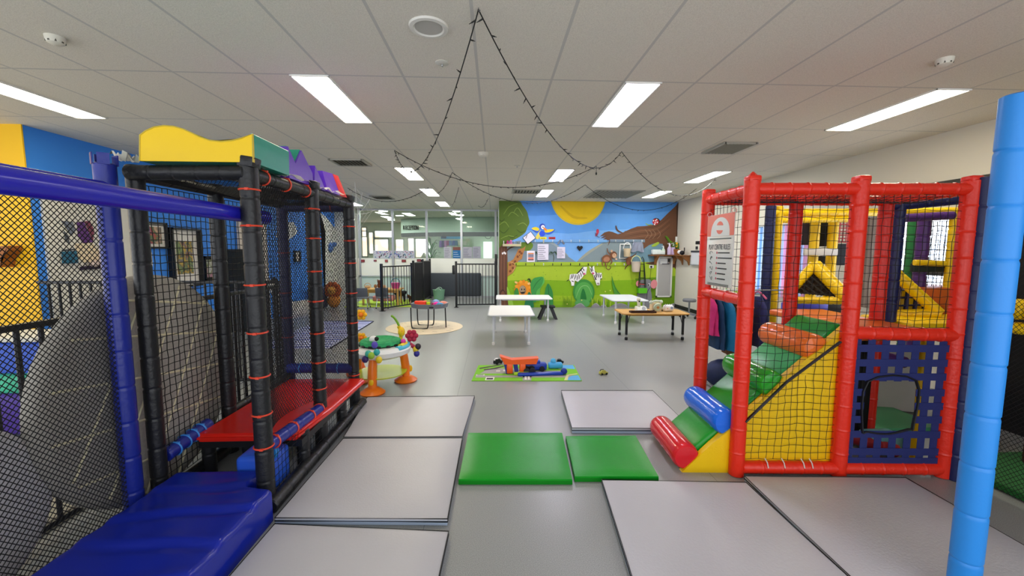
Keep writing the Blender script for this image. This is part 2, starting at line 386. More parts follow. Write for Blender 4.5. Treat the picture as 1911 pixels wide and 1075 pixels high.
# tree on the left
paint([(928, 440), (946, 452), (947, 480), (947, 530), (947, 560), (952, 580), (926, 580)], '#6b4632')
for k in range(5): stroke([(934 + k * 2.4, 462), (932 + k * 3, 510), (933 + k * 3, 572)], 1.1, '#855b42' if k % 2 else '#553627', k == 0)
ell(938, 551, 5.5, 11, '#4b2f22'); ell(938.5, 552, 4, 9, '#7a5039')
stroke([(942, 473), (950, 464), (962, 459), (976, 459)], 3, '#55392b')
paint([(926, 372), (966, 374), (975, 383), (983, 394), (986, 404), (988, 416), (984, 425), (980, 434), (968, 443), (955, 449), (940, 455), (926, 458)], '#56721a', True)
paint([(970, 456), (982, 449), (994, 455), (993, 463), (986, 468), (974, 466)], '#64851f', True)
for a_, b_, c_ in (((940, 400), (950, 386), (966, 380)), ((958, 398), (966, 388), (976, 403)), ((932, 420), (942, 414), (950, 424)), ((966, 420), (976, 416), (984, 422)), ((948, 404), (956, 396), (968, 404)), ((934, 446), (948, 440), (964, 443))):
    stroke([a_, b_, c_], 1.6, '#7f9a3b')
for a_, b_, c_ in (((930, 428), (940, 435), (950, 426)), ((964, 428), (972, 434), (982, 430)), ((948, 440), (956, 444), (966, 438)), ((930, 408), (936, 413), (942, 408))):
    stroke([a_, b_, c_], 1.5, '#3c5410')
for dx, dy in ((-2, 0), (1, -1.5), (3, 0)): ell(940 + dx, 473 + dy, 1.6, 2.2, '#f2ece8', 8)
# big branch from the right
paint([(1236, 453), (1268, 450), (1266, 503), (1258, 499), (1244, 501), (1232, 495), (1214, 494), (1203, 491), (1228, 487), (1240, 477)], '#5a3b28')
paint([(1119, 441.5), (1127.5, 434), (1136, 431.7), (1143, 433), (1153, 437), (1160, 435), (1167, 431.7), (1177, 427), (1189, 422.6), (1202.5, 422), (1217, 420), (1233, 411), (1245, 399), (1259, 386), (1270, 377), (1270, 420), (1268, 462), (1256, 460), (1247, 457), (1235, 455), (1223, 453.5), (1211, 457), (1201, 464.5), (1200, 455), (1194, 447), (1175, 447), (1162.5, 450), (1158, 447), (1141, 447), (1133.5, 460), (1137, 448.6), (1124, 447.5), (1131, 443), (1120, 445), (1129, 439)], '#6a452e')
for y0 in (426, 431, 436, 441, 446): stroke([(1165, y0 + 6), (1195, y0), (1225, y0 - 4), (1250, y0 - 22)], 1.3, '#84593f' if y0 % 2 else '#54341f', y0 == 426)
for x0 in (1203, 1210, 1217, 1226): stroke([(x0, 428), (x0 + 6, 437), (x0, 446)], 1.2, '#8a6a52')
stroke([(1149, 421), (1152, 430), (1162, 435)], 3, '#5a3826'); paint([(1262, 384), (1271, 376), (1271, 470), (1266, 470)], '#3e291d')
paint([(1215, 459), (1226, 452), (1230, 454), (1222, 460)], '#9ab53a', True); stroke([(1204, 417), (1210, 420), (1216, 419)], 1.6, '#8fb13a')
# ladybird, red bird
ell(1224, 413, 7, 6, '#241b1f'); ell(1223, 414, 6, 5.5, '#c01526')
for dx, dy in ((-4, -2), (0, -2), (-1, 2), (3, 1), (-2, 5), (2, -4)): ell(1223 + dx, 414 + dy, 1.3, 1.4, '#f7f0ee', 8, 0, dx == -4)
ell(1115, 432, 2.6, 4.6, '#c8374f'); ell(1113, 438, 2.2, 3.5, '#a62f47', 12, .5); stroke([(1110, 434), (1114, 441), (1119, 443)], 1.2, '#43476b')
# blue and yellow bird
paint([(992, 427), (1000, 424), (1006, 427), (1006, 433), (1000, 434)], '#2f62d6', True); paint([(992, 427), (999, 423.5), (1006, 427), (1003, 431)], '#f1d41f', True)
paint([(1018, 434), (1035, 428), (1030, 435), (1022, 437.5)], '#2f62d6', True); paint([(1016, 430), (1025, 428), (1034, 428.5), (1027, 433), (1018, 434)], '#f1d41f', True)
paint([(1008, 429), (998, 444), (1004, 448), (1009, 438)], '#e9d95a'); ell(1011.5, 436, 5.6, 5.4, '#2f56e0'); ell(1012, 423, 5.4, 5.6, '#2748b5'); ell(1013, 424, 3.6, 4, '#f4f2ee'); ell(1013, 424, 1, 1.2, '#111111', 8)
paint([(1014, 424), (1020, 427), (1020, 432), (1014, 428)], '#e8862f')
# giraffe neck
paint([(947, 516), (948, 490), (958, 484), (964, 472), (967, 465), (976, 463), (981, 459), (979, 466), (976, 474), (974, 483), (967, 487), (963, 498), (957, 509)], '#b57c42')
for px, py in ((952, 494), (957, 500), (961, 488), (966, 479), (970, 470), (952, 506), (958, 492), (973, 473), (964, 493)): ell(px, py, 2.2, 2.6, '#7b4424', 7, px % 3, px == 952)
stroke([(950, 488), (962, 494), (956, 508)], 1, '#dfae72'); ell(969.5, 476.5, .9, .9, '#171310', 8)
# lion
ell(976, 541, 14.5, 17, '#f39a1c', 24)
for k in range(16): ell(976 + 14 * cos(k * .4), 541 + 16 * sin(k * .4), 3, 3, '#f5a52a' if k % 2 else '#e58a12', 8, 0, k == 0)
ell(975.5, 541, 6.5, 8.5, '#9b7a55'); ell(975, 539.5, 5, 6.5, '#b29a7a')
for dx in (-2, 2.8): ell(975.5 + dx, 540, 1.1, 2, '#101010', 8, 0, dx < 0)
paint([(971, 545), (980, 544), (978, 547.5), (973, 548)], '#201512'); ell(963, 527, 3, 2, '#f6c77a', 10, .5); ell(987, 529, 3, 2.2, '#f6c77a', 10, -.5); stroke([(984, 522), (988, 521), (990, 528)], 2.5, '#1c2b14')
# leaves and bushes
paint([(990, 530), (995, 520), (1004, 517), (1013, 517), (1013, 526), (1008, 536), (1002, 543), (1001, 562), (994, 562), (991, 545)], '#3f9c47', True); stroke([(994, 540), (1001, 528), (1010, 519)], 1.5, '#2a7a3a')
paint([(1013, 512), (1014, 522), (1009, 535), (1001, 544), (1001, 560), (1007, 560), (1008, 540), (1016, 526)], '#5fbb52', True)
paint([(1022, 529), (1030, 541), (1032, 558), (1030, 576), (1016, 576), (1016, 548)], '#318b41', True); stroke([(1022, 531), (1024, 550), (1023, 574)], 1.6, '#1f6b33')
ell(964, 549, 4.5, 12, '#3c8f3e', 16); paint([(986, 545), (993, 555), (995, 576), (978, 576)], '#1e7a4e', True); paint([(946, 535), (956, 560), (958, 576), (950, 576)], '#9ccc4a', True)
ell(1089, 545, 20, 24, '#3a8f3b', 28); ell(1089, 546, 17, 20, '#54a84b', 24); paint([(1088, 538), (1094, 556), (1090, 572), (1083, 572), (1083, 552)], '#1f7a33', True); ell(1086, 566, 14, 8, '#59a75a', 18)
stroke([(1074, 556), (1083, 536), (1096, 534), (1104, 550)], 1.6, '#7fc06e')
paint([(1141, 514), (1146, 532), (1156, 547), (1166, 556), (1150, 556), (1143, 536)], '#4d9a35', True); stroke([(1141, 516), (1148, 538), (1160, 553)], 1.4, '#2f7a2c')
for k in range(9): stroke([(1104 + k * 4.2, 574), (1105 + k * 4.2, 566), (1103 + k * 4.2 + (k % 3) * 2, 555 + (k % 2) * 4)], 1.4, '#5d8f12' if k % 2 else '#bcd447', k == 0)
for k in range(7): stroke([(1050 + k * 2.4, 572), (1051 + k * 2.4, 562), (1050 + k * 2.6, 552 + (k % 3) * 3)], .9, '#55801a', k == 0)
for px, py in ((1129, 544), (1138, 542), (1085, 560), (1058, 567)): ell(px, py, 1.1, 1.1, '#e8e37a', 8)
for px, py, s_ in ((968, 444, 1), ): pass
for x0 in (1031, 1002): stroke([(x0, 473), (x0 + 2, 480), (x0 + 1, 489)], 1.4, '#4b5a44'); [stroke([(x0, 473), (x0 + d, 470), (x0 + 1.7 * d, 476)], 1.4, '#3d5a40', False) for d in (-4, 4, -2, 5)]
# zebras
paint([(1063, 512), (1068, 511), (1077, 511), (1084, 505), (1086, 498), (1095, 498), (1093, 512), (1089, 513), (1086, 518), (1078, 526), (1072, 523), (1071, 533), (1066, 533), (1065, 526), (1062, 522)], '#f3f1ee')
for x0, y0, x1, y1 in ((1066, 512, 1064, 521), (1069, 511, 1067, 520), (1073, 512, 1071, 522), (1076, 513, 1076, 523), (1079, 511, 1080, 521), (1082, 508, 1084, 517), (1084, 504, 1088, 513), (1066, 524, 1070, 526), (1087, 501, 1089, 506)):
    stroke([(x0, y0), ((x0 + x1) / 2 + .8, (y0 + y1) / 2), (x1, y1)], 1.5, '#141414', x0 == 1066 and y0 == 512)
stroke([(1076, 511), (1083, 504), (1088, 498)], 2.2, '#161616'); ell(1090, 511, 2.2, 2, '#e06a8d', 10); ell(1089, 504, .8, 1, '#111111', 8); stroke([(1062, 522), (1059, 523), (1057, 525)], 1.3, '#1b1b1b')
paint([(1099, 496), (1103, 500), (1108, 496), (1109.5, 507), (1113, 509), (1122, 509), (1123, 518), (1119, 523), (1118.5, 532), (1113, 532), (1110.5, 525), (1108, 518), (1106, 512), (1102, 509)], '#f3f1ee')
for P in (((1104, 496), (1104, 501), (1105, 505)), ((1101, 500), (1103, 505), (1104, 508)), ((1110, 506), (1112, 510), (1110, 516)), ((1114, 510), (1113, 515), (1111, 519)), ((1117, 509), (1117, 513), (1116, 518)), ((1121, 511), (1120, 515), (1119, 518)), ((1108, 513), (1110, 519), (1112, 521)), ((1109, 522), (1111, 521), (1113, 521)), ((1119, 521), (1121, 520), (1122, 520))): stroke(P, 1.7, '#141414')
ell(1106, 510, 2.4, 1.8, '#d9567f', 10); ell(1115.5, 529, 2.2, 1.8, '#9a8f8c', 10); ell(1105.5, 504.5, .8, 1, '#111111', 8)
# monkeys
stroke([(1132, 463), (1134, 471), (1139, 476)], 2.2, '#7a4a2c'); ell(1131, 483, 9, 7.5, '#7d4d2f', 20, -.3); ell(1131, 484, 6, 4.8, '#b07b5c', 16, -.3)
for P in (((1125, 485), (1123, 491), (1125, 497)), ((1130, 488), (1129, 494), (1131, 499)), ((1139, 482), (1141, 489), (1137, 494))): stroke(P, 2.2, '#7d4d2f')
stroke([(1135, 489), (1130, 499), (1135, 503), (1139, 499), (1135, 496)], 1.5, '#6b4127'); ell(1144, 475.5, 6.5, 6.5, '#6f4329', 16); ell(1145.5, 477, 4, 4.4, '#cfa585', 14); ell(1140.5, 468.5, 2.2, 2.4, '#cfa585', 10); ell(1145, 475.5, .7, 1, '#121212', 8); ell(1149, 483.5, 2, 1.6, '#e2bb9a', 8)
stroke([(1187, 472), (1180, 478), (1172, 481), (1163, 485)], 2.2, '#6f4329'); ell(1173, 487, 6, 8, '#7d4d2f', 16, .2); stroke([(1172, 494), (1167, 498), (1165, 503)], 2, '#5a3620')
# elephant
paint([(1192, 524), (1203, 521), (1212, 522), (1216, 530), (1213, 540), (1215, 552), (1214, 577), (1204, 577), (1200, 560), (1188, 556), (1190, 540)], '#85868f', True); stroke([(1213, 535), (1207, 544), (1206, 560)], 1.4, '#4b4c57')
ell(1219, 530, 6, 8.5, '#e58f95', 18, .15); ell(1190, 529, 4.5, 5.5, '#e58f95', 14); ell(1210, 531, 1.8, 2.6, '#f3f3f3', 10); ell(1209.4, 531.5, 1.2, 1.8, '#111111', 8)
# rocks along the foot
for P in (((1068, 578), (1074, 569), (1083, 566), (1090, 571), (1095, 578)), ((1101, 578), (1106, 568), (1112, 566), (1118, 571), (1120, 578)), ((1116, 578), (1121, 570), (1128, 569), (1132, 578)), ((1135, 578), (1144, 568), (1158, 566), (1168, 569), (1173, 578)), ((1243, 578), (1250, 568), (1258, 566), (1266, 571), (1270, 578))):
    paint(P, '#8d8c92'); stroke([P[1], P[2], P[3]], 1.5, '#a9a8ac')
mural = obj('jungle_mural', mur, mur_mats, ang=1)
tag(mural, 'jungle mural of animals, sun and trees painted across the back wall', 'mural')
# ---------------------------------------------------------------- glass partition to reception
GL = glass_mat()
part = thing('window_3', 'full-width glass partition with silver mullions beside the mural', 'window', (-2.2, YP, 0)); part['kind'] = 'structure'
x0p, x1p = -5.28, .127
b = B()
for px in (672, 734, 797, 861.5, 925):
    x = ay(px, 470, YP).x; box(b, (x, YP, CEIL / 2), (.07, .1, CEIL))
for z in (.03, CEIL - .03): box(b, ((x0p + x1p) / 2, YP, z), (x1p - x0p, .09, .06))
obj('mullion', b, M('#b9bbbf', .35, .6), part)
b = B(); box(b, ((x0p + x1p) / 2, YP + .02, (CEIL + .06) / 2), (x1p - x0p, .012, CEIL - .12)); obj('pane', b, GL, part)
zt, zm = ay(800, 482, YP).z, ay(800, 515, YP).z
b = B(); box(b, ((x0p + x1p) / 2, YP - .005, (zt + zm) / 2), (x1p - x0p, .006, zt - zm)); obj('frosted_band', b, M('#f3f3e9', .6), part)
b = B(); box(b, ((x0p + x1p) / 2, YP - .004, (zm + .06) / 2), (x1p - x0p, .006, zm - .06)); obj('lower_panel', b, M('#c9dcd6', .35), part)
b = B(); box(b, ((x0p + x1p) / 2, YP - .03, zm), (x1p - x0p, .04, .035)); obj('rail', b, M('#c4c6c6', .4, .3), part)
b = B(); xa, xb = ay(780, 535, YP - .1).x, ay(898, 535, YP - .1).x
rbox(b, ((xa + xb) / 2, YP - .1, .46), (xb - xa, .1, .8), .07, 4)
tag(obj('slate_screen', b, M('#3d434b', .55)), 'dark slate padded panel along the foot of the glass partition', 'screen')
slab('trim_3', XL, ay(668, 470, YP).x, YP - .25, YP + .1, 0, CEIL, M('#d9d9d4', .6))
# ---------------------------------------------------------------- reception beyond
YF = 21.0
slab('wall_reception_right', .5, .62, YP + .2, 26.2, 0, CEIL, M('#d3dccb', .8))
slab('wall_far', -9, .5, 25.6, 25.8, 0, CEIL, M('#d8dccc', .8))
# low far wall with lit windows at YF
wins = [(676, 686, 432, 478), (689, 697, 434, 473), (700, 725, 447, 468), (739, 753, 447, 468), (762, 773, 445, 480), (776, 798, 446, 480), (800, 804, 446, 480), (700, 732, 431, 443), (676, 684, 425, 441)]
slab('wall_reception_far', -9, ay(808, 460, YF).x, YF, YF + .1, 0, CEIL, M('#dfe2cf', .8))
for k, (a_, b_, c_, d_) in enumerate(wins):
    p, q = ay(a_, c_, YF), ay(b_, d_, YF); x_, z_ = (p.x + q.x) / 2, (p.z + q.z) / 2; w_, h_ = q.x - p.x, p.z - q.z
    wd = thing('window_%d' % (k + 4), 'bright daylit window in the far wall of the reception', 'window', (x_, YF, q.z)); wd['kind'] = 'structure'
    bb = B(); box(bb, (x_, YF - .01, z_), (w_, .02, h_)); obj('window_glass', bb, DAYW, wd)
    bb = B()
    for sx in (-1, 1): box(bb, (x_ + sx * (w_ / 2 + .02), YF - .03, z_), (.05, .06, h_ + .08))
    for sz in (-1, 1): box(bb, (x_, YF - .03, z_ + sz * (h_ / 2 + .02)), (w_ + .08, .06, .05))
    obj('window_frame', bb, M('#d4d6d0', .5), wd)
# curved canopy over the desk with its lettering
YC = 17.0
cp = thing('reception_canopy', 'curved grey canopy lettered RECEPTION hanging over the reception desk', 'canopy', (-2.2, YC, 2.4))
zb, zd = ay(850, 440.5, YC).z, ay(850, 433, YC).z
def arc(x0, x1, dpt, n=14):
    P = []
    for k in range(n + 1):
        t = k / n; P.append((x0 + (x1 - x0) * t, YC + dpt * (1 - t) ** 3))
    return P
xa = ay(748.5, 430, YC + 1.6).x; PA = arc(xa, .45, 1.6)
def band(z0, z1, off):
    bm = B()
    A = [(x, y + off) for x, y in PA]; Bk = [(x, y + .35) for x, y in PA]
    prism(bm, [(x, y, z0) for x, y in A + Bk[::-1]], (0, 0, z1 - z0)); return bm
obj('fascia', band(zd, CEIL, 0), M('#a4b3a9', .6), cp, ang=40); obj('bulkhead', band(zb, zd, -.03), M('#24261f', .6), cp, ang=40)
pL = ay(751, 426, YC); pR = ay(779, 425, YC)
for i, ch in enumerate('RECEPTION'):
    t = ((i + .5) / 9) ** .75; x = -3.0
    for _ in range(12):
        yy = YC + 1.6 * max(0, 1 - (x - xa) / (.45 - xa)) ** 3 - .03; q = ay(750.5 + 29 * t, 425.3, yy); x = q.x
    text('lettering', ch, .27, M('#0d0e0e', .5), basis((x, yy - .02, q.z), (1, -.6, 0), (0, 0, 1)), cp, .012, .62 + .3 * t)
b = B(); rbox(b, (-1.3, 16.6, .5), (3.0, .5, 1.0), .03); tag(obj('reception_desk', b, M('#cfd5cf', .6)), 'pale reception desk seen through the glass partition', 'desk')
# things on and behind the glass
def panel_px(name, x0, y0, x1, y1, yw, mat, d=.006):
    p, q = ay(x0, y0, yw), ay(x1, y1, yw); bm = B(); box(bm, ((p.x + q.x) / 2, yw, (p.z + q.z) / 2), (abs(q.x - p.x), d, abs(p.z - q.z))); return bm
def print_lines(par, x0, y0, x1, y1, yw, rows, mat=None, th=.012):
    p, q = ay(x0, y0, yw), ay(x1, y1, yw); bm = B(); rr = random.Random(int(x0 * 7 + y0))
    for k in range(rows):
        z = p.z + (q.z - p.z) * (k + .5) / rows; f = rr.uniform(.5, 1)
        box(bm, (p.x + (q.x - p.x) * f / 2, yw, z), (abs(q.x - p.x) * f, .002, th))
    return obj('lettering', bm, mat or M('#6a6c78', .7), par)
def notice(x0, y0, x1, y1, yw, col, label, name='notice', cat='notice', rows=6, lm=None):
    o = obj(name, panel_px(name, x0, y0, x1, y1, yw, None), M(col, .6)); tag(o, label, cat)
    if rows: print_lines(o, x0 + 1.2, y0 + 2, x1 - 1.2, y1 - 1.5, yw - .006, rows, lm)
    return o
notice(828.5, 461, 842.5, 482, YP - .02, '#b4b3bd', 'grey printed notice on the glass left of the blue poster')
o = notice(845, 467, 860, 482, YP - .02, '#1d6aa6', 'blue poster topped by a dark photo on the glass partition', 'poster', 'poster', 3, M('#cfe6f2', .6))
obj('photo', panel_px('p', 845, 461, 860, 467, YP - .02, None), M('#7a4a40', .6), o)
notice(864, 461, 881, 482, YP - .02, '#b2b0be', 'grey printed notice on the glass just right of the blue poster', rows=7)
notice(882, 460, 897, 482, YP - .02, '#acabba', 'grey printed notice on the glass nearest the bright doorway', rows=7)
o = obj('paper_banner', panel_px('b', 696.5, 467.5, 773.5, 482.5, YP - .025, None), M('#c3c4cf', .8)); tag(o, 'white paper banner covered in coloured paint dots along the glass', 'banner')
for col in ('#3a4fae', '#b53a6e', '#2f8f7a', '#26272e'):
    bm = B(); rr = random.Random(len(col) + ord(col[1]) + ord(col[3]))
    for k in range(30):
        p = ay(rr.uniform(698, 772), rr.uniform(469, 481), YP - .03); s_ = rr.uniform(.015, .035); box(bm, (p.x, YP - .029, p.z), (s_, .002, s_))
    obj('paint_dots', bm, M(col, .7), o)
bm = B(); p0 = [ay(736 + 10 * cos(t), 482 - 9 * sin(t), YP - .03) for t in [pi * k / 10 for k in range(11)]]; tube(bm, p0, .012, 5); obj('painted_arch', bm, M('#5a6ac0', .7), o)
for k, (x_, y_, w_, h_, l) in enumerate(((676.5, 487, 8.5, 5, 'small red card at the far left under the glass sill'), (700.2, 486.5, 5.5, 3, 'small oval maroon card under the left end of the dotted banner'), (721, 487, 5.5, 5, 'small square maroon card under the middle of the dotted banner'), (753.5, 487, 8, 5, 'maroon card under the right end of the dotted banner'), (782, 486, 8, 5, 'dark red card right of the dotted banner above the dark gate'))):
    o = obj('card', panel_px('c', x_ - w_ / 2, y_ - h_ / 2, x_ + w_ / 2, y_ + h_ / 2, YP - .03, None), M('#6e2028', .6)); tag(o, l, 'card')
    obj('picture', panel_px('c', x_ - w_ / 3, y_ - h_ / 5, x_ + w_ / 3, y_ + h_ / 5, YP - .036, None), M('#b0555a', .6), o)
b = B(); p = ay(791, 478, YP + .5)
prism(b, [(p.x - .13, YP + .4, p.z - .1), (p.x + .13, YP + .4, p.z - .1), (p.x, YP + .4, p.z + .12)], (0, .3, 0)); box(b, (p.x, YP + .55, (p.z - .1) / 2), (.22, .28, p.z - .1)); tag(obj('play_house', b, M('#c7bca8', .8)), 'small grey play house whose peaked roof shows above the glass sill', 'play house')
# far items
b = B(); YW = 20.0
o = obj('banner_sign', panel_px('b', 823, 440.5, 864, 446, YW, None), M('#3ea8e4', .5)); tag(o, 'blue banner sign over the clothes on the reception back wall', 'sign')
obj('lettering', panel_px('b', 823.5, 441.2, 833, 445, YW - .02, None), M('#123a66', .5), o)
slab('wall_reception_back', ay(806, 460, YW + .1).x, .5, YW + .04, YW + .14, 0, CEIL, M('#d5e3d2', .8))
for k, (x_, col, l) in enumerate(((822, '#8a62c8', 'purple'), (826, '#3a2c86', 'deep indigo'), (830, '#d58ad0', 'pink'), (835, '#a33f7a', 'magenta'), (840, '#5a86c9', 'mid blue'), (846, '#3f62b5', 'dark blue'), (851, '#2f6f9c', 'teal blue'))):
    p = ay(x_, 449, YW - .1); bm = B(); h_ = .32 if k < 3 else .24
    prism(bm, [(p.x - .06, YW - .03, p.z), (p.x + .06, YW - .03, p.z), (p.x + .075, YW - .03, p.z - h_), (p.x - .075, YW - .03, p.z - h_)], (0, .065, 0))
    tag(obj('garment', bm, cloth(col)), l + ' garment hanging in the row on the reception back wall', 'garment', 'clothes for sale in reception')
o = obj('monitor', panel_px('m', 855, 450, 871, 457, YW, None, .07), M('#efeee9', .5)); tag(o, 'white screen hanging beside the clothes in reception', 'screen')
o = obj('door_panel', panel_px('d', 902, 451, 918.5, 482, YP + 5.7, None, .05), M('#e4f4e4', .5, emit=.8)); o['kind'] = 'structure'; o.name = 'door_1'  # door surface glows by emission to stand in for the bright doorway
pt = thing('potted_palm', 'potted palm in reception seen just right of the middle mullion', 'plant', (ay(805, 470, 17.5).x, 17.5, 0))
x_ = pt.location.x; b = B(); lathe(b, [(.1, 0), (.16, .4), (.17, 1.0), (.13, 1.0)], (x_, 17.5, 0)); obj('pot', b, M('#c9b79a', .7), pt)
b = B()
for k in range(16):
    a = k * 2.4; l = .35 + .25 * (k % 4) / 3; P = [(x_, 17.5, 1.0 + .05 * k), (x_ + cos(a) * l * .5, 17.5 + sin(a) * l * .5, 1.4 + .05 * k), (x_ + cos(a) * l, 17.5 + sin(a) * l, 1.35 + .05 * k)]
    ringed(b, smooth(P, 4, False), [.012, .02, .035, .045, .045, .04, .03, .02, .005][:9], 6, True, 0, False, (1, .15))
obj('fronds', b, M('#3b6a2c', .6), pt)
b = B(); p = ay(911, 441.2, YC - .05); tube(b, [p + Vector((-.12 * cos(t), 0, -.1 * sin(t))) for t in [pi * k / 8 for k in range(9)]], .012, 6); tag(obj('hook', b, BLACK), 'black curved hook hanging in front of the bright reception doorway', 'hook')
# ================================================================ CEILING FITTINGS
def light_mat(h, st):
    m = M(h, .5, emit=st); return m
def ceiling_light(x, y, label, h='#ffffff', st=13.0):
    t = thing('ceiling_light', label, 'light', (x, y, CEIL), 0, 'recessed ceiling lights')
    b = B()
    for sx in (-1, 1): box(b, (x + sx * .148, y, CEIL - .006), (.014, 1.19, .014))
    for sy in (-1, 1): box(b, (x, y + sy * .589, CEIL - .006), (.31, .012, .014))
    obj('frame', b, M('#efeee9', .5), t)
    b = B(); box(b, (x, y, CEIL - .004), (.284, 1.166, .008)); obj('diffuser', b, light_mat(h, st), t)
    return t
WARM, COOL, NEU = '#fff3d2', '#f0eaff', '#fffdf6'
for x, y, l, h in ((-1.47, 4.015, 'large ceiling light left of the string-light peak, above the open floor', WARM), (1.23, 4.015, 'large ceiling light right of the string-light peak, left of the red play frame', COOL),
                   (-4.24, 4.015, 'long ceiling light at the far left above the yellow and blue walls', WARM), (3.92, 4.015, 'long ceiling light at the far right above the red play frame', '#fff6dc'),
                   (-1.53, 7.6, 'ceiling light in the second row, nearest the left string of lights', WARM), (1.22, 7.6, 'ceiling light in the second row, in front of the painted sun', COOL), (3.97, 7.6, 'ceiling light in the second row, near the right wall', NEU),
                   (-1.54, 9.95, 'ceiling light in the third row, before the glass partition', NEU), (1.21, 9.95, 'ceiling light in the third row, closest to the painted sun', COOL), (3.97, 9.95, 'ceiling light in the third row, closest to the painted ladybird', NEU),
                   (-1.55, 12.4, 'farthest ceiling light on this side of the glass partition', NEU), (-4.24, 12.4, 'ceiling light peeking out right of the black frame post, before the partition', NEU), (-4.5, 17.5, 'ceiling light in reception above the painted paper banner', NEU), (-3.3, 16.0, 'ceiling light in reception just left of the middle mullion', NEU)):
    ceiling_light(x, y, l, h, 13.0 if y < 5 else 19.0)
for k, (px, py, yw, l) in enumerate(((715, 393.5, 14.7, 'first oval downlight left of the middle mullion in reception'), (746, 402, 15.6, 'oval downlight before the reception lettering'), (730, 410, 16.6, 'downlight above the reception window strip'), (771, 417, 17.5, 'downlight just above the reception lettering'),
                                      (853, 394, 14.7, 'bright downlight left of the last mullion'), (858, 401, 15.6, 'downlight behind the last mullion'), (866, 409, 16.3, 'downlight right of the last mullion'), (874, 415, 17.2, 'round downlight over the dark canopy band'), (889, 424, 18.2, 'faint downlight over the right of the canopy'), (895, 428, 19, 'farthest faint downlight over the canopy'), (803, 426, 18.5, 'downlight right of the middle mullion over the canopy'))):
    p = az(px, py, CEIL); b = B(); t = thing('downlight', l, 'light', (p.x, min(p.y, 24), CEIL), 0, 'reception downlights')
    yy = min(p.y, 24); lathe(b, [(.16, -.012), (.2, -.012), (.2, .01), (.16, .01)], (p.x, yy, CEIL), 20); obj('rim', b, WHITE, t)
    b = B(); lathe(b, [(.01, -.014), (.155, -.014), (.155, .0), (.01, 0)], (p.x, yy, CEIL), 20); obj('diffuser', b, light_mat('#fffdf2', 40), t)
def vent(pts, label, slats=9):
    P = [az(x, y, CEIL) for x, y in pts]; x0, x1 = min(p.x for p in P), max(p.x for p in P); y0, y1 = min(p.y for p in P), max(p.y for p in P)
    t = thing('ceiling_vent', label, 'vent', ((x0 + x1) / 2, (y0 + y1) / 2, CEIL), 0, 'ceiling vents')
    b = B(); box(b, ((x0 + x1) / 2, (y0 + y1) / 2, CEIL - .004), (x1 - x0, y1 - y0, .012)); obj('backing', b, M('#3c3b36', .8), t)
    b = B(); w = .035
    for sx in (x0, x1): box(b, (sx, (y0 + y1) / 2, CEIL - .012), (w, y1 - y0 + w, .02))
    for sy in (y0, y1): box(b, ((x0 + x1) / 2, sy, CEIL - .012), (x1 - x0, w, .02))
    obj('frame', b, M('#a8a69d', .6), t)
    for k in range(slats):
        b = B(); box(b, (x0 + (x1 - x0) * (k + .5) / slats, (y0 + y1) / 2, CEIL - .016), ((x1 - x0) / slats * .55, y1 - y0, .005), Matrix.Rotation(.6, 3, 'Y')); obj('slat', b, M('#8d8b80', .6), t)
vent([(614, 296), (692, 308)], 'ceiling vent left of the string lights, right of the purple block')
vent([(1312, 284), (1412, 266)], 'ceiling vent above the red play frame, left of the long light')
vent([(958, 353), (1005, 360)], 'small ceiling vent just above the top of the mural tree'); vent([(1090, 368), (1203, 355)], 'large dark ceiling vent right above the painted sun', 12)
vent([(690, 365), (736, 371)], 'small far ceiling vent above the glass partition, left of the mullion')
p = az(800, 50, CEIL); t = thing('ceiling_speaker', 'round white ceiling speaker left of the string-light peak', 'speaker', (p.x, p.y, CEIL))
b = B(); lathe(b, [(.085, -.004), (.095, -.014), (.118, -.012), (.122, 0), (.085, 0)], (p.x, p.y, CEIL), 36); obj('rim', b, M('#d9d7cf', .5), t)
b = B(); lathe(b, [(.002, -.006), (.088, -.006), (.088, 0), (.002, 0)], (p.x, p.y, CEIL), 36); obj('grille', b, M('#b9b7af', .8, bump=.4, bscale=700), t)
def sprinkler(px, py, label, r=.05):
    p = az(px, py, CEIL); t = thing('sprinkler', label, 'sprinkler', (p.x, p.y, CEIL), 0, 'ceiling sprinklers')
    b = B(); lathe(b, [(.01, -.012), (r * .7, -.01), (r, -.004), (r, 0), (.01, 0)], (p.x, p.y, CEIL), 20); obj('rosette', b, M('#c9c7bd', .4), t)
    b = B(); lathe(b, [(.004, -.026), (.006, -.02), (.006, -.01)], (p.x, p.y, CEIL), 8); lathe(b, [(.003, -.03), (.011, -.028), (.011, -.026), (.003, -.025)], (p.x, p.y, CEIL), 10); obj('head', b, CHROME, t)
sprinkler(825, 117, 'small round sprinkler between the speaker and the string lights'); sprinkler(965, 309, 'far round sprinkler rosette above the middle tables')
def detector(px, py, label, r=.06, hh=.045):
    p = az(px, py, CEIL); t = thing('smoke_detector', label, 'smoke detector', (p.x, p.y, CEIL), 0, 'smoke detectors')
    b = B(); lathe(b, [(r * .5, -hh), (r * .85, -hh * .8), (r, -hh * .4), (r * 1.05, 0), (.01, 0)][::1], (p.x, p.y, CEIL), 22); obj('body', b, M('#d5d2c4', .5), t)
    b = B()
    for k in range(8): box(b, (p.x + r * .8 * cos(k * pi / 4), p.y + r * .8 * sin(k * pi / 4), CEIL - hh * .62), (.012, .012, .014))
    obj('vent_slot', b, M('#55534b', .7), t)
detector(902, 285, 'cream smoke detector on the ceiling under the string-light peak', .075, .06)
detector(103, 69, 'white ceiling sensor at the top left over the play frame', .05, .05); detector(1763, 110, 'white ceiling sensor at the top right near the long light', .05, .05)
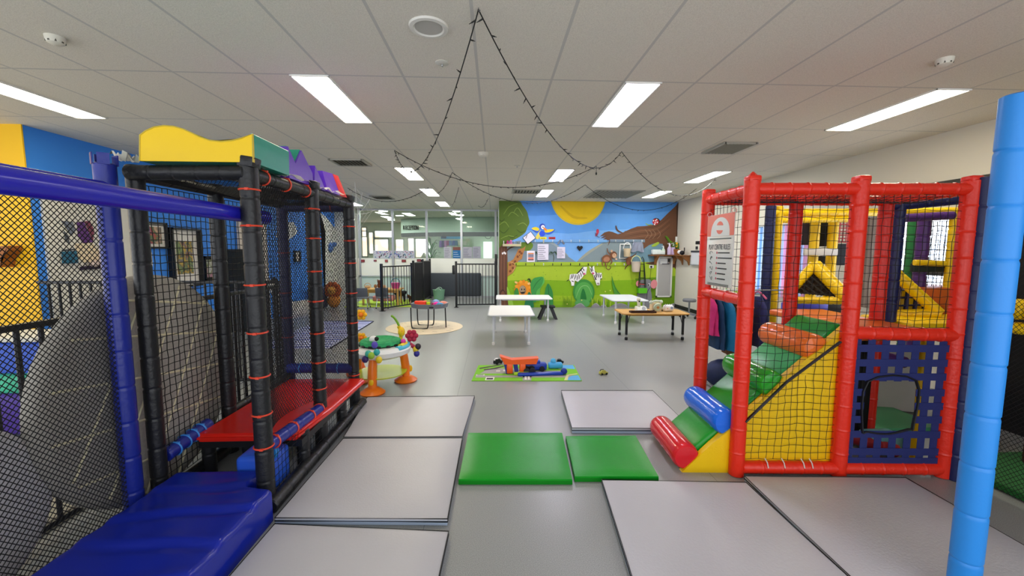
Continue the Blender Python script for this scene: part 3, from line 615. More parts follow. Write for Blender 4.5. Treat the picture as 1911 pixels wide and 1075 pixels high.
# ---------------------------------------------------------------- string lights
CORD = M('#141414', .6)
def swag(a, c, sag, label, n=34, zb=None, za=None):
    A = az(*a, za or CEIL - .01); C = az(*c, zb or CEIL - .01); L = (C - A).length
    t = thing('string_light', label, 'string lights', A, 0, 'black string lights under the ceiling')
    def P(s): return A + (C - A) * s + Vector((0, 0, -4 * sag * s * (1 - s)))
    bm = B(); tube(bm, [P(k / 40) for k in range(41)], .0035 + .0006 * A.y / 3, 5); obj('cord', bm, CORD, t)
    proto = None; rr = random.Random(int(a[0]))
    for k in range(n):
        s = (k + .5) / n; p = P(s); a_ = rr.uniform(0, 6.28); d = Vector((cos(a_), sin(a_), rr.uniform(-.9, .2))).normalized() * .045
        bm = B(); cyl(bm, p, p + d * .6, .0048, .0042, 6); cyl(bm, p + d * .55, p + d, .0034, .0015, 6); obj('bulb', bm, CORD, t)
    b = B(); tube(b, [A + Vector((0, 0, .012)), A + Vector((0, 0, -.004)), A + Vector((.006, 0, -.01)), A + Vector((.01, 0, -.002))], .002, 5); obj('hook', b, STEEL, t)
    return t
H0, H1, H2, H3, H5, H6 = (893, 18), (736, 281), (844, 322), (1160, 283), (1113, 310), (1092, 345)
swag(H0, H1, .55, 'black string light falling from the central peak to the left hook', 34); swag(H0, H3, .5, 'black string light falling from the central peak to the right hook', 38)
swag(H1, H5, .42, 'long black string light swagging between the left and right hooks', 30); swag(H3, (1336, 333), .45, 'black string light running right from the right hook toward the red frame', 22)
swag(H2, H6, .45, 'black string light swag in front of the top of the mural', 26); swag(H6, (1300, 352), .5, 'black string light hanging over the painted sun toward the right wall', 20)
swag((649, 351), (800, 350), .3, 'black string light over the glass partition beside the play frame', 20); swag(H2, (798, 353), .22, 'short string light left of the second row light', 12)
swag((856, 350), (835, 383), .2, 'short string light near the last mullion', 8); swag((911, 371), (893, 384), .12, 'tiny string light tail left of the mural tree', 6)
p = az(*H5, CEIL - .01); b = B(); tube(b, [p, p + Vector((0, 0, -.1))], .004, 5); ball(b, p + Vector((0, 0, -.12)), .014, 8, (1, 1, 1.8)); tag(obj('cord_end', b, CORD), 'dangling plug end hanging from the right string-light hook', 'cord')
b = B(); PP = [az(640, 330, CEIL)] ; c0 = ay(668, 400, 6.2)
cw = B()
for q in ((690, 372), (676, 360), (640, 395), (655, 455), (700, 392), (662, 340), (636, 430)):
    tube(cw, [c0, (c0 + ay(q[0], q[1], 6.3)) / 2 + Vector((0, 0, -.02)), ay(q[0], q[1], 6.3)], .0026, 4)
for f in (.35, .6, .85):
    Q = [c0 + (ay(x, y, 6.3) - c0) * f for x, y in ((636, 430), (640, 395), (662, 340), (676, 360), (690, 372), (700, 392), (655, 455))]; tube(cw, Q, .0016, 4)
tag(obj('cobweb_decoration', cw, M('#dedede', .9)), 'white stretched cobweb decoration beside the black play frame corner', 'decoration')
# ================================================================ ON THE MURAL WALL
def on(px, py, d=.03): p = ay(px, py, YM); p.y = YM - d; return p
def hook_rail(y_, x0, x1, xs, col, hooks, label):
    p, q = on(x0, y_, .02), on(x1, y_, .02); t = thing('hook_rail', label, 'hook rail', (p + q) / 2)
    b = B(); rbox(b, (p + q) / 2, (q.x - p.x, .018, .085), .004, 2); obj('board', b, M(col, .6), t)
    for x in xs:
        h = on(x, y_, .03); b = B(); tube(b, [h + Vector((0, 0, .03)), h + Vector((0, 0, -.02)), h + Vector((0, -.035, -.035)), h + Vector((0, -.05, .0))], .008, 6); ball(b, h + Vector((0, -.05, .004)), .013, 8); obj('hook', b, hooks(x), t)
BLK = lambda x: BLACK; WHT = lambda x: M('#d9dfe4', .3, .3)
hook_rail(449.5, 972, 1132, (998, 1031, 1048, 1065, 1081, 1098, 1115), '#79aee2', WHT, 'blue painted hook rail across the sky of the mural')
hook_rail(449.5, 1138, 1203, (1148, 1164, 1181, 1197), '#75899a', WHT, 'grey painted hook rail under the painted branch')
hook_rail(493, 961, 1194, (963, 981, 997, 1014, 1031, 1047, 1064, 1081, 1097, 1114, 1147, 1164), '#a3c02c', lambda x: WHT(x) if x in (1014, 1114, 1147, 1164) else BLACK, 'green painted hook rail with black hooks above the zebras')
def sheet(x0, y0, x1, y1, col, label, rows, name='notice', cat='notice', lc=None):
    p, q = ay(x0, y0, YM), ay(x1, y1, YM); b = B(); box(b, ((p.x + q.x) / 2, YM - .04, (p.z + q.z) / 2), (q.x - p.x, .004, p.z - q.z)); o = obj(name, b, M(col, .6)); tag(o, label, cat)
    if rows: print_lines(o, x0 + 1.5, y0 + 2.5, x1 - 1.5, y1 - 1.5, YM - .044, rows, lc, .014)
    return o
o = sheet(983, 468, 998, 489, '#eceaf0', 'white notice with a coloured chart hanging beside the giraffe', 0)
for k, c in enumerate(('#e08a55', '#5a5f7a', '#7a7f95', '#ef7a5a', '#7d3f45')):
    obj('chart_row', panel_px('r', 985.5, 472 + k * 2.9, 996, 474.2 + k * 2.9, YM - .045, None), M(c, .6), o)
sheet(1003, 455.5, 1023, 485, '#e6e2ec', 'tall white notice clipped under the yellow label', 7); sheet(1039.5, 461, 1054, 482, '#e3deea', 'white notice hanging from the grey clips left of the heart', 8, lc=M('#a9a3b5', .7))
for px, col, l in ((1013.5, '#f2e21c', 'yellow name label under the painted bird'), (1030, '#c02126', 'red name label right of the yellow one')):
    b = B(); p = on(px, 444.8, .02); rbox(b, p, (.19, .012, .075), .006, 2); o = obj('name_label', b, M(col, .5)); tag(o, l, 'label'); b = B(); box(b, p + Vector((0, -.007, 0)), (.13, .002, .02)); obj('lettering', b, M('#5a2a16' if px > 1020 else '#8a7a10', .7), o)
b = B(); c0 = on(987.3, 444, .05); Rm = Matrix.Rotation(-R(38), 3, 'Y'); rbox(b, c0, (.3, .03, .24), .006, 2, Rm); o = obj('notebook', b, M('#2b2a30', .5)); tag(o, 'open black-edged clipboard hung askew beside the painted tree', 'clipboard')
b = B(); box(b, c0 + Vector((0, -.017, 0)), (.27, .004, .215), Rm); obj('page', b, M('#e9e6ef', .7), o); b = B(); cyl(b, c0 + Vector((-.1, -.022, -.02)), c0 + Vector((-.06, -.022, .08)), .008, .008, 8); obj('pen', b, BLACK, o)
b = B(); c0 = on(1046.5, 453.5, .06)
for s_ in (-1, 1): prism(b, [c0 + Vector((s_ * .01, 0, .08)), c0 + Vector((s_ * .07, 0, -.04)), c0 + Vector((s_ * .11, 0, -.03)), c0 + Vector((s_ * .04, 0, .09))], (0, .05, 0))
tag(obj('clip', b, M('#7c828d', .5)), 'grey spring clips on the rail above the right white notice', 'clip')
b = B(); c0 = on(1014, 450, .05); cyl(b, c0 + Vector((0, 0, .05)), c0 + Vector((0, 0, -.06)), .022, .016, 10); tag(obj('clip', b, M('#c9c3a4', .5)), 'cream clip holding the tall notice under the yellow label', 'clip')
b = B(); c0 = on(1081.5, 463, .05); P = [(c0.x + .0053 * 16 * sin(t) ** 3, c0.y, c0.z + .0053 * (13 * cos(t) - 5 * cos(2 * t) - 2 * cos(3 * t) - cos(4 * t))) for t in [2 * pi * k / 30 for k in range(30)]]; prism(b, P, (0, .025, 0)); tag(obj('heart_ornament', b, M('#0f1012', .4)), 'black heart hanging in the middle of the mural', 'heart')
def bucket(c0, w, h, col, label, hc='#ececec'):
    t = thing('hanging_basket', label, 'basket', c0)
    b = B(); prof = [(w * .36, -h / 2), (w * .4, -h / 2 + .01), (w * .5, h / 2), (w * .54, h / 2), (w * .54, h / 2 + .015), (w * .47, h / 2 + .01), (w * .36, -h / 2 + .02)]; lathe(b, prof, c0, 22); obj('body', b, M(col, .6), t)
    b = B(); tube(b, [c0 + Vector((w * .54 * cos(a), -.01, h / 2 + .01 + .17 * sin(a))) for a in [pi * k / 12 for k in range(13)]], .012, 6); obj('handle', b, M(hc, .4), t); return t
bucket(on(1167, 468, .15) - Vector((0, 0, .06)), .2, .22, '#d9c4a0', 'cream basket with a white frame hanging under the branch')
b = B(); c0 = on(1166, 469, .03); 
for P in ([(-.15, .2), (.14, .2), (.15, .05)], [(-.15, .2), (-.16, -.2), (.13, -.2), (.15, -.05)]): tube(b, [c0 + Vector((x, 0, z)) for x, z in P], .018, 7)
tag(obj('wall_frame', b, WHITE), 'white tubular frame behind the upper cream basket', 'frame')
bucket(on(1183.5, 498, .14), .26, .28, '#d2c3b3', 'lower pale basket with a yellow-green handle beside the green tidy', '#dbe2a0')
b = B(); c0 = on(1188.5, 460.5, .06); top = [(-.14, .13), (.13, .13)]
vs = []; n = 12
for r_ in range(7):
    z = .13 - r_ * .045; row = []
    for k in range(n + 1): u = k / n; row.append(b.verts.new(c0 + Vector(((u - .5) * (.27 + .02 * r_) , -.02 * sin(u * 17 + r_ * .3), z - (.02 * sin(u * 9) if r_ == 6 else 0)))))
    vs.append(row)
for r_ in range(6):
    for k in range(n): b.faces.new((vs[r_][k], vs[r_][k + 1], vs[r_ + 1][k + 1], vs[r_ + 1][k]))
bmesh.ops.solidify(b, geom=b.faces[:], thickness=.01); tag(obj('hanging_cloth', b, cloth('#c4cbe0')), 'pale lilac cloth pegged below the painted branch', 'cloth')
b = B(); c0 = on(1263, 447, .02); rbox(b, c0, (.1, .03, .16), .008); tag(obj('wall_switch', b, WHITE), 'white switch plate high on the painted trunk at the right', 'switch'); b = B(); tube(b, [c0 + Vector((0, 0, .08)), c0 + Vector((.02, 0, .5)), c0 + Vector((.03, 0, 1.0))], .008, 5); tag(obj('conduit', b, M('#3d2a20', .5)), 'thin brown conduit running up the painted trunk to the ceiling', 'conduit')
b = B(); c0 = on(1215.5, 497.5, .015); rbox(b, c0, (.13, .025, .09), .008); o = obj('power_socket', b, WHITE); tag(o, 'white wall socket with a black plug above the painted elephant', 'socket'); b = B(); rbox(b, c0 + Vector((-.02, -.03, -.005)), (.05, .05, .055), .01); tube(b, [c0 + Vector((-.02, -.04, -.02)), c0 + Vector((-.03, -.03, -.1)), c0 + Vector((-.035, -.012, -.4))], .005, 5); obj('plug', b, BLACK, o)
# green hanging tidy
c0 = on(1195.5, 541, .12); t = thing('hanging_tidy', 'bright green tray hanging from black straps beside the elephant', 'tidy', c0)
b = B(); prism(b, [c0 + Vector((-.13, -.06, .06)), c0 + Vector((.13, -.06, .06)), c0 + Vector((.12, -.06, -.08)), c0 + Vector((-.12, -.06, -.08))], (0, .13, 0)); obj('tray', b, M('#5fc21e', .5), t)
b = B(); tp = on(1197, 485, .06)
for sx in (-1, 1):
    for dx in (0, .02): tube(b, [tp + Vector((sx * (.05), 0, 0)), c0 + Vector((sx * (.11 - dx * 2), 0, .08))], .011, 5)
for f in (.15, .4, .65, .85): tube(b, [tp + (c0 - tp) * f + Vector((-.05 - .055 * f, 0, .08 * f)), tp + (c0 - tp) * f + Vector((.05 + .055 * f, 0, .08 * f))], .009, 5)
tube(b, [tp + Vector((-.05, 0, 0)), tp + Vector((0, 0, .09)), tp + Vector((.05, 0, 0))], .011, 5); obj('strap', b, M('#14240f', .6), t)
b = B(); tube(b, [c0 + Vector((-.1, -.03, .18)), c0 + Vector((.05, -.03, .17))], .012, 5); obj('ribbon', b, M('#c0302c', .6), t)
# mirror board
p, q = on(1226, 480), on(1251, 553); t = thing('wall_mirror', 'tall narrow white-framed mirror below the shelf on the mural wall', 'mirror', (p + q) / 2); cx, cz, w_, h_ = (p.x + q.x) / 2, (p.z + q.z) / 2, q.x - p.x - .02, p.z - q.z
b = B()
for sx in (-1, 1): box(b, (cx + sx * w_ / 2, YM - .03, cz), (.04, .03, h_ + .04))
for sz in (-1, 1): box(b, (cx, YM - .03, cz + sz * h_ / 2), (w_ + .04, .03, .04))
obj('frame', b, M('#dcdcd6', .5), t); b = B(); box(b, (cx, YM - .025, cz), (w_, .01, h_)); obj('glass', b, M('#c8c8cf', .12, .75), t)
b = B(); box(b, (cx - .03, YM - .036, cz + h_ * .4), (.2, .003, .16)); obj('paper', b, M('#dfe2e4', .6), t); b = B(); box(b, (cx + .12, YM - .037, cz + h_ * .42), (.05, .003, .09)); box(b, (cx + .03, YM - .037, cz + h_ * .33), (.22, .003, .02)); obj('clip', b, BLACK, t)
# wooden shelf that turns the corner
WOOD = M('#80522c', .5, var=.2, vscale=12); WOODL = M('#a06a38', .5, var=.2, vscale=12)
zs = on(1235, 476.5).z; xs0 = on(1209, 476).x; t = thing('wall_shelf', 'brown timber shelf on brackets turning the corner by the mural', 'shelf', (xs0, YM - .1, zs))
b = B(); rbox(b, ((xs0 + XR) / 2, YM - .115, zs), (XR - xs0, .21, .03), .005, 2); yq = ax(1291, 477, XR).y; rbox(b, (XR - .115, (YM - .23 + yq) / 2, zs), (.21, YM - .23 - yq, .03), .005, 2); obj('board', b, WOOD, t)
for px in (1223, 1257):
    x = on(px, 480).x; b = B(); prism(b, [(x - .035, YM - .012, zs - .015), (x - .035, YM - .2, zs - .015), (x - .035, YM - .17, zs - .07), (x - .035, YM - .05, zs - .16), (x - .035, YM - .012, zs - .26)], (.07, 0, 0)); obj('bracket', b, WOODL, t)
for px in (1275, 1287):
    y = ax(px, 480, XR).y; b = B(); prism(b, [(XR - .012, y - .035, zs - .015), (XR - .2, y - .035, zs - .015), (XR - .17, y - .035, zs - .07), (XR - .05, y - .035, zs - .16), (XR - .012, y - .035, zs - .26)], (0, .07, 0)); obj('bracket', b, WOODL, t)
zt = zs + .016
for k, px in enumerate((1218, 1225, 1232)):
    x = on(px, 470).x; b = B(); rbox(b, (x, YM - .12, zt + .075 - .015 * (k == 2)), (.15, .16, .15 - .03 * (k == 2)), .035, 4); tag(obj('folded_towel', b, cloth('#d8e2e0')), ('leftmost', 'middle', 'rightmost')[k] + ' folded white towel on the corner shelf', 'towel', 'towels on the corner shelf')
def bottle(x, y, h, r, col, capc, label):
    t = thing('spray_bottle', label, 'bottle', (x, y, zt)); b = B(); lathe(b, [(.01, 0), (r, .004), (r, h * .5), (r * .55, h * .68), (r * .35, h * .72), (r * .35, h * .76)], (x, y, zt), 16); obj('body', b, M(col, .25), t)
    b = B(); lathe(b, [(.01, h * .75), (r * .4, h * .75), (r * .4, h * .86), (r * .2, h * .9), (r * .16, h), (.004, h)], (x, y, zt), 12); box(b, (x - r * .5, y, zt + h * .93), (r * .9, r * .4, h * .06)); obj('cap', b, M(capc, .4), t)
bottle(on(1234.5, 468).x, YM - .13, .26, .05, '#c3dbc8', '#eef0ee', 'short pale green pump bottle beside the towels'); bottle(on(1246, 468).x, YM - .12, .34, .062, '#c9b4d6', '#e9e4f0', 'left lilac spray bottle on the corner shelf'); bottle(on(1253, 468).x, YM - .12, .34, .062, '#bfa9d0', '#e9e4f0', 'right lilac spray bottle, next to the flower pot')
x = on(1264.5, 470).x - .1; t = thing('potted_flower', 'yellow flowers in a wooden planter on the corner shelf', 'plant', (x, YM - .14, zt))
b = B(); prism(b, [(x - .08, YM - .22, zt), (x + .08, YM - .22, zt), (x + .105, YM - .24, zt + .16), (x - .105, YM - .24, zt + .16)], (0, .17, 0)); obj('planter', b, M('#9a6230', .6), t)
b = B()
for k in range(14): a = k * 2.4; l = .05 + .08 * (k % 5) / 5; ball(b, (x + cos(a) * l, YM - .15 + sin(a) * l * .6, zt + .19 + .012 * k), .035, 7, (1, .5, .8))
obj('foliage', b, M('#4d7c2a', .6), t); b = B()
for k in range(9): ball(b, (x + .02 + .07 * cos(k * 2.1), YM - .18, zt + .27 + .06 * sin(k * 1.7)), .03, 8)
obj('bloom', b, M('#e9b21c', .6), t)
b = B(); ringed(b, [(x - .02, YM - .1, zt + .2), (x - .1, YM - .08, zt + .36), (x - .2, YM - .07, zt + .42)], [.01, .012, .012], 6); ringed(b, smooth([(x - .13, YM - .07, zt + .32), (x - .19, YM - .07, zt + .38), (x - .27, YM - .07, zt + .5), (x - .32, YM - .07, zt + .54)], 3, False), [.02, .06, .09, .1, .1, .1, .09, .06, .03, .01], 10, True, 0, False, (1, .12)); obj('leaf', b, M('#6fa52c', .5), t)
y = ax(1281, 472, XR).y; t = thing('soft_toy', 'small black and white toy at the right end of the shelf', 'toy', (XR - .12, y, zt)); b = B(); ball(b, (XR - .12, y, zt + .06), .07, 10, (.9, 1.2, .85)); obj('body', b, M('#1c1c20', .8), t); b = B(); ball(b, (XR - .15, y + .1, zt + .08), .055, 10); obj('head', b, M('#e9e9ea', .8), t); b = B(); tube(b, [(XR - .12, y - .08, zt + .06), (XR - .12, y - .13, zt + .12), (XR - .12, y - .12, zt + .2)], .014, 6); obj('tail', b, M('#1c1c20', .8), t)
# small shelf at the left with pink toys
p, q = on(938, 459), on(972, 459); zl = p.z; t = thing('small_shelf', 'small pale ledge shelf by the painted tree trunk', 'shelf', ((p + q) / 2)); x0_, x1_ = max(p.x, .14), q.x
b = B(); rbox(b, ((x0_ + x1_) / 2, YM - .08, zl), (x1_ - x0_, .15, .025), .004, 2); box(b, ((x0_ + x1_) / 2, YM - .15, zl + .03), (x1_ - x0_, .012, .05)); obj('board', b, M('#cbc59b', .5), t)
b = B(); box(b, (x0_ + .03, YM - .08, zl + .07), (.02, .15, .14)); box(b, (x1_ - .01, YM - .08, zl + .06), (.02, .15, .1)); obj('end_panel', b, M('#d8d6cf', .5), t)
for k, (dx, r_, col, l) in enumerate(((.14, .055, '#c0357a', 'dark pink'), (.23, .06, '#e07ab0', 'light pink'), (.33, .045, '#9fb3c9', 'pale blue'), (.43, .04, '#8f9a88', 'grey-green'))):
    tt = thing('toy_figure', l + ' toy figure sitting on the small ledge shelf', 'toy', (x0_ + dx, YM - .08, zl + .013)); b = B(); ball(b, (x0_ + dx, YM - .08, zl + .013 + r_ * .8), r_ * .8, 10, (1, .8, 1)); obj('body', b, cloth(col), tt); b = B(); ball(b, (x0_ + dx, YM - .1, zl + .013 + r_ * 2), r_ * .6, 10); obj('head', b, cloth(col), tt)
# ---------------------------------------------------------------- right wall bits
y0_, y1_ = ax(1303.5, 480, XR).y, ax(1291.5, 480, XR).y; z0_, z1_ = ax(1297, 495, XR).z, ax(1297, 468, XR).z
b = B(); box(b, (XR - .02, (y0_ + y1_) / 2 - .2, (z0_ + z1_) / 2), (.02, y1_ - y0_ + .4, z1_ - z0_)); o = obj('notice_board', b, M('#d5d7dc', .35)); tag(o, 'small white notice board on the right wall beside the red post', 'notice board'); b = B(); box(b, (XR - .03, (y0_ + y1_) / 2 - .2, z1_ - .02), (.02, y1_ - y0_ + .4, .05)); obj('clip_bar', b, M('#3c3d42', .5), o); b = B(); box(b, (XR - .03, (y0_ + y1_) / 2 - .2, z0_ + .01), (.04, y1_ - y0_ + .4, .03)); obj('tray', b, M('#a5a7ab', .4, .5), o)
for k, (py, l) in enumerate(((453, 'upper row of small black switches above the notice board'), (462.5, 'lower small black switch above the notice board'))):
    p = ax(1301, py, XR); b = B(); 
    for j in range(2 - k): rbox(b, (XR - .012, p.y - .12 * j, p.z), (.024, .09, .08), .006)
    tag(obj('wall_switch', b, BLACK), l, 'switch')
# ================================================================ FLOOR MATS
def gym_mat(corners, h, top, side, label, zip_=True, bev=.012, group=None, flap=None):
    """corners: back-left, back-right, front-right, front-left on the floor"""
    P = [Vector((c[0], c[1], 0)) for c in corners]; ctr = sum(P, Vector()) / 4
    t = thing('play_mat', label, 'mat', (ctr.x, ctr.y, 0), 0, group)
    n = 14; b = B(); g = {}
    def at2(u, v): return (P[3] * (1 - u) + P[2] * u) * (1 - v) + (P[0] * (1 - u) + P[1] * u) * v
    rr = random.Random(int(ctr.x * 1000)); ph = [rr.uniform(0, 6) for _ in range(4)]
    for i in range(n + 1):
        for j in range(n + 1):
            u, v = i / n, j / n; p = at2(u, v); e = min(u, 1 - u, v, 1 - v)
            z = h - (.008 if e == 0 else 0) + .0018 * sin(u * 9 + ph[0]) * sin(v * 7 + ph[1]); g[i, j] = b.verts.new((p.x, p.y, z))
    for i in range(n):
        for j in range(n): b.faces.new((g[i, j], g[i + 1, j], g[i + 1, j + 1], g[i, j + 1]))
    ring = [(i, 0) for i in range(n)] + [(n, j) for j in range(n)] + [(i, n) for i in range(n, 0, -1)] + [(0, j) for j in range(n, 0, -1)]
    lo = [b.verts.new((g[k].co.x + (g[k].co.x - ctr.x) * .004, g[k].co.y + (g[k].co.y - ctr.y) * .004, h * .62)) for k in ring]; m_ = len(ring)
    for k in range(m_): b.faces.new((g[ring[k]], g[ring[(k + 1) % m_]], lo[(k + 1) % m_], lo[k]))
    lo2 = [b.verts.new((v.co.x, v.co.y, .002)) for v in lo]
    for k in range(m_): f = b.faces.new((lo[k], lo[(k + 1) % m_], lo2[(k + 1) % m_], lo2[k])); f.material_index = 1
    b.faces.new(lo2[::-1])
    obj('pad', b, [top, side], t, ang=50)
    if zip_:
        for zz, rad in ((h * .5, .0045), (h - .006, .003)):
            b = B(); tube(b, [Vector((v.co.x, v.co.y, zz)) for v in [q for q in zip_ring(P, ctr)]] if False else [Vector((P[k].x + (P[k].x - ctr.x) * .006, P[k].y + (P[k].y - ctr.y) * .006, zz)) for k in range(4)], rad, 6, 0, True); obj('zip' if zz < h - .01 else 'piping', b, BLACK, t)
    return t
GREYV = M('#b5b4b9', .38, var=.05, vscale=3.0, bump=.12, bscale=90); SIDEV = M('#a3b2c8', .4); GREENV = M('#06901a', .3, var=.06, vscale=4, bump=.15, bscale=160, spec=.25); GREENS = M('#057a14', .35, spec=.25)
def q2(*p, z=.05): return [tuple(az(x, y, z))[:2] for x, y in p]
gm = 'grey gym mats'
gym_mat(q2((686, 740), (885, 738), (862, 813), (642, 814)), .05, GREYV, SIDEV, 'grey gym mat farthest back on the left, beside the baby activity table', group=gm)
gym_mat(q2((641, 817), (862, 816), (834, 966), (514, 964)), .05, GREYV, SIDEV, 'grey gym mat left of the large green mat, with a pale blue front edge', group=gm)
gym_mat(q2((513, 976), (836, 990)) + [(-.30, 1.2), (-1.32, 1.2)], .05, GREYV, SIDEV, 'grey gym mat nearest the camera, beside the blue floor pad', group=gm)
gym_mat(q2((1048, 728), (1218, 728), (1290, 798), (1068, 797), z=.06), .06, GREYV, SIDEV, 'grey gym mat alone at the back right behind the small green mat', group=gm)
gym_mat(q2((1124, 894), (1392, 899)) + [(1.73, 1.2), (.62, 1.2)], .05, GREYV, SIDEV, 'large grey gym mat at the front right, nearest the centre aisle', group=gm)
gym_mat([(1.772, 2.655)] + q2((1690, 890)) + [(2.86, 1.62), (1.742, 1.62)], .05, GREYV, SIDEV, 'grey gym mat in front of the red play frame, beside the light blue pole', group=gm)
gym_mat(q2((874, 806), (1049, 806), (1068, 892), (856, 892)), .05, GREENV, GREENS, 'larger green play mat in the middle of the floor', False)
gym_mat(q2((1056, 812), (1186, 811), (1229, 887), (1073, 887)), .05, GREENV, GREENS, 'smaller green play mat in front of the red foam roll', False)
# ================================================================ TABLES
def kid_table(cx, cy, w, d, h, rz, top, edge, leg, foot, label, cap=None, black=False, name='activity_table', group=None):
    t = thing(name, label, 'table', (cx, cy, 0), rz, group)
    b = B(); c = .06; pts = []
    for sx, sy in ((1, 1), (-1, 1), (-1, -1), (1, -1)):
        for k in range(5):
            a = [0, pi / 2, pi, 3 * pi / 2][[(1, 1), (-1, 1), (-1, -1), (1, -1)].index((sx, sy))] + k * pi / 8
            pts.append((sx * (w / 2 - c) + c * cos(a), sy * (d / 2 - c) + c * sin(a)))
    prism(b, [(x, y, h - .022) for x, y in pts], (0, 0, .02)); obj('tabletop', b, top, t, True)
    b = B(); ringed(b, [(x, y, h - .012) for x, y in pts], .013, 6, False, 0, True); obj('edge_band', b, edge, t, True)
    b = B(); box(b, (0, 0, h - .04), (w * .8, d * .7, .03)); obj('apron', b, edge, t, True)
    for sx in (-1, 1):
        for sy in (-1, 1):
            x, y = sx * (w / 2 - .09), sy * (d / 2 - .09); b = B(); cyl(b, (x, y, h - .03), (x, y, h * .42), .023, .023, 12); cyl(b, (x, y, h * .45), (x, y, .05 if not black else .1), .023 if black else .018, None, 12); l = obj('leg', b, leg, t, True)
            if black:
                b = B(); cyl(b, (x, y, .1), (x, y, .055), .019, .019, 12); q = obj('chrome_sleeve', b, cap, l, True)
                b = B(); tube(b, [(x, y, h * .5), (x - sx * .03, y, h * .7), (x - sx * .06, y, h - .03)], .006, 6); obj('brace', b, BLACK, t, True)
            b = B(); lathe(b, [(.026, .0), (.028, .01), (.028, .045), (.02, .055), (.004, .056)], (x, y, 0), 12); obj('foot', b, foot, l, True)
    return t
WT = M('#edeee8', .35); WL = M('#d3d8df', .35, .1)
p = [az(x, y) for x, y in ((922, 643), (987, 643), (980, 619))]; y1t = 6.88
kid_table(.297, 7.42, .79, 1.24, .535, R(-1), WT, M('#d0d3d6', .4), WL, M('#e8e8e8', .5), 'small white table standing alone nearest the road rug', group='white play tables')
kid_table(.69, 9.55, 1.28, .82, .535, R(-1), WT, M('#d6d9dc', .4), WL, M('#f2f2f2', .5), 'wide white table by the painted lion, with the black stool beneath', group='white play tables')
kid_table(3.03, 9.38, .80, 1.24, .535, R(-1), M('#e4e9f2', .35), M('#d6d9dc', .4), WL, M('#f2f2f2', .5), 'white table behind the wooden one, in front of the big painted bush', group='white play tables')
WOODT = M('#d3a45c', .4, var=.08, vscale=6)
kid_table(2.94, 7.42, 1.22, .62, .5, R(-1.5), WOODT, M('#b98a45', .5), BLACK, BLACK, 'wood-topped low table with black legs and chrome sleeves', CHROME, True)
# things on the wooden table
zt = .5; b = B(); c0 = Vector((2.72, 7.25, zt)); t = thing('tray', 'dark brown tray at the front of the wooden table', 'tray', c0); box(b, c0 + Vector((0, 0, .008)), (.46, .12, .014)); obj('base', b, M('#40241c', .5), t)
b = B()
for sy in (-1, 1): box(b, c0 + Vector((0, sy * .06, .016)), (.46, .01, .03))
for sx in (-1, 1): box(b, c0 + Vector((sx * .23, 0, .016)), (.01, .12, .03))
obj('rim', b, M('#3a201a', .5), t)
WHP = M('#e9eae2', .35)
c0 = Vector((2.74, 7.42, zt)); t = thing('toy_telephone', 'white toy telephone with upright handset on the wooden table', 'toy', c0)
b = B(); prism(b, [c0 + Vector(v) for v in ((-.08, -.08, 0), (-.08, .08, 0), (-.08, .08, .09), (-.08, -.02, .09), (-.08, -.08, .03))], (.18, 0, 0)); obj('body', b, WHP, t)
b = B(); cyl(b, c0 + Vector((-.03, 0, .08)), c0 + Vector((-.04, 0, .2)), .03, .028, 14); ball(b, c0 + Vector((-.04, 0, .22)), .04, 12, (1, .9, 1)); obj('handset', b, M('#e3e4cf', .4), t)
b = B(); cyl(b, c0 + Vector((-.04, -.035, .19)), c0 + Vector((-.04, -.042, .19)), .014, .014, 10); obj('earpiece', b, BLACK, t); b = B(); cyl(b, c0 + Vector((.04, -.05, .055)), c0 + Vector((.04, -.07, .065)), .035, .035, 14); obj('dial', b, M('#c9cdd8', .5), t)
c0 = Vector((3.02, 7.4, zt)); t = thing('toy_telephone', 'mint and tan toy dial telephone in the middle of the wooden table', 'toy', c0)
b = B(); prism(b, [c0 + Vector(v) for v in ((-.1, -.07, 0), (.1, -.07, 0), (.085, -.05, .16), (-.085, -.05, .16))], (0, .12, 0)); obj('body', b, M('#d9c39a', .5), t); b = B(); cyl(b, c0 + Vector((.01, -.06, .09)), c0 + Vector((.01, -.085, .085)), .075, .07, 20); d = obj('dial', b, M('#bfd3bd', .5), t)
b = B(); cyl(b, c0 + Vector((.01, -.085, .085)), c0 + Vector((.01, -.095, .085)), .026, .024, 14); obj('knob', b, M('#c88a4a', .5), d)
b = B(); tube(b, [c0 + Vector((-.08, 0, .18)), c0 + Vector((0, 0, .2)), c0 + Vector((.09, 0, .19))], .02, 8); ball(b, c0 + Vector((-.09, 0, .17)), .035, 10); ball(b, c0 + Vector((.1, 0, .18)), .035, 10); obj('handset', b, M('#cfdccb', .5), t)
b = B(); box(b, c0 + Vector((.1, -.072, .03)), (.03, .01, .03)); box(b, c0 + Vector((-.06, -.072, .03)), (.02, .01, .02)); obj('button', b, M('#3d3f3a', .5), t)
c0 = Vector((3.27, 7.42, zt)); t = thing('toy_camera', 'rounded white toy at the right on the wooden table', 'toy', c0); b = B(); rbox(b, c0 + Vector((0, 0, .06)), (.19, .12, .12), .045, 4); obj('body', b, M('#eef0f2', .35), t)
b = B()
for k in range(4): ball(b, c0 + Vector((-.06 + .04 * k, -.01, .122)), .014, 8)
obj('button', b, M('#dcdcdc', .4), t); b = B(); cyl(b, c0 + Vector((.04, -.06, .07)), c0 + Vector((.04, -.07, .07)), .025, .025, 12); obj('blue_badge', b, M('#8fa8d6', .5), t); b = B(); cyl(b, c0 + Vector((-.04, -.06, .06)), c0 + Vector((-.04, -.066, .06)), .012, .012, 10); obj('pink_badge', b, M('#d8a0a0', .5), t)
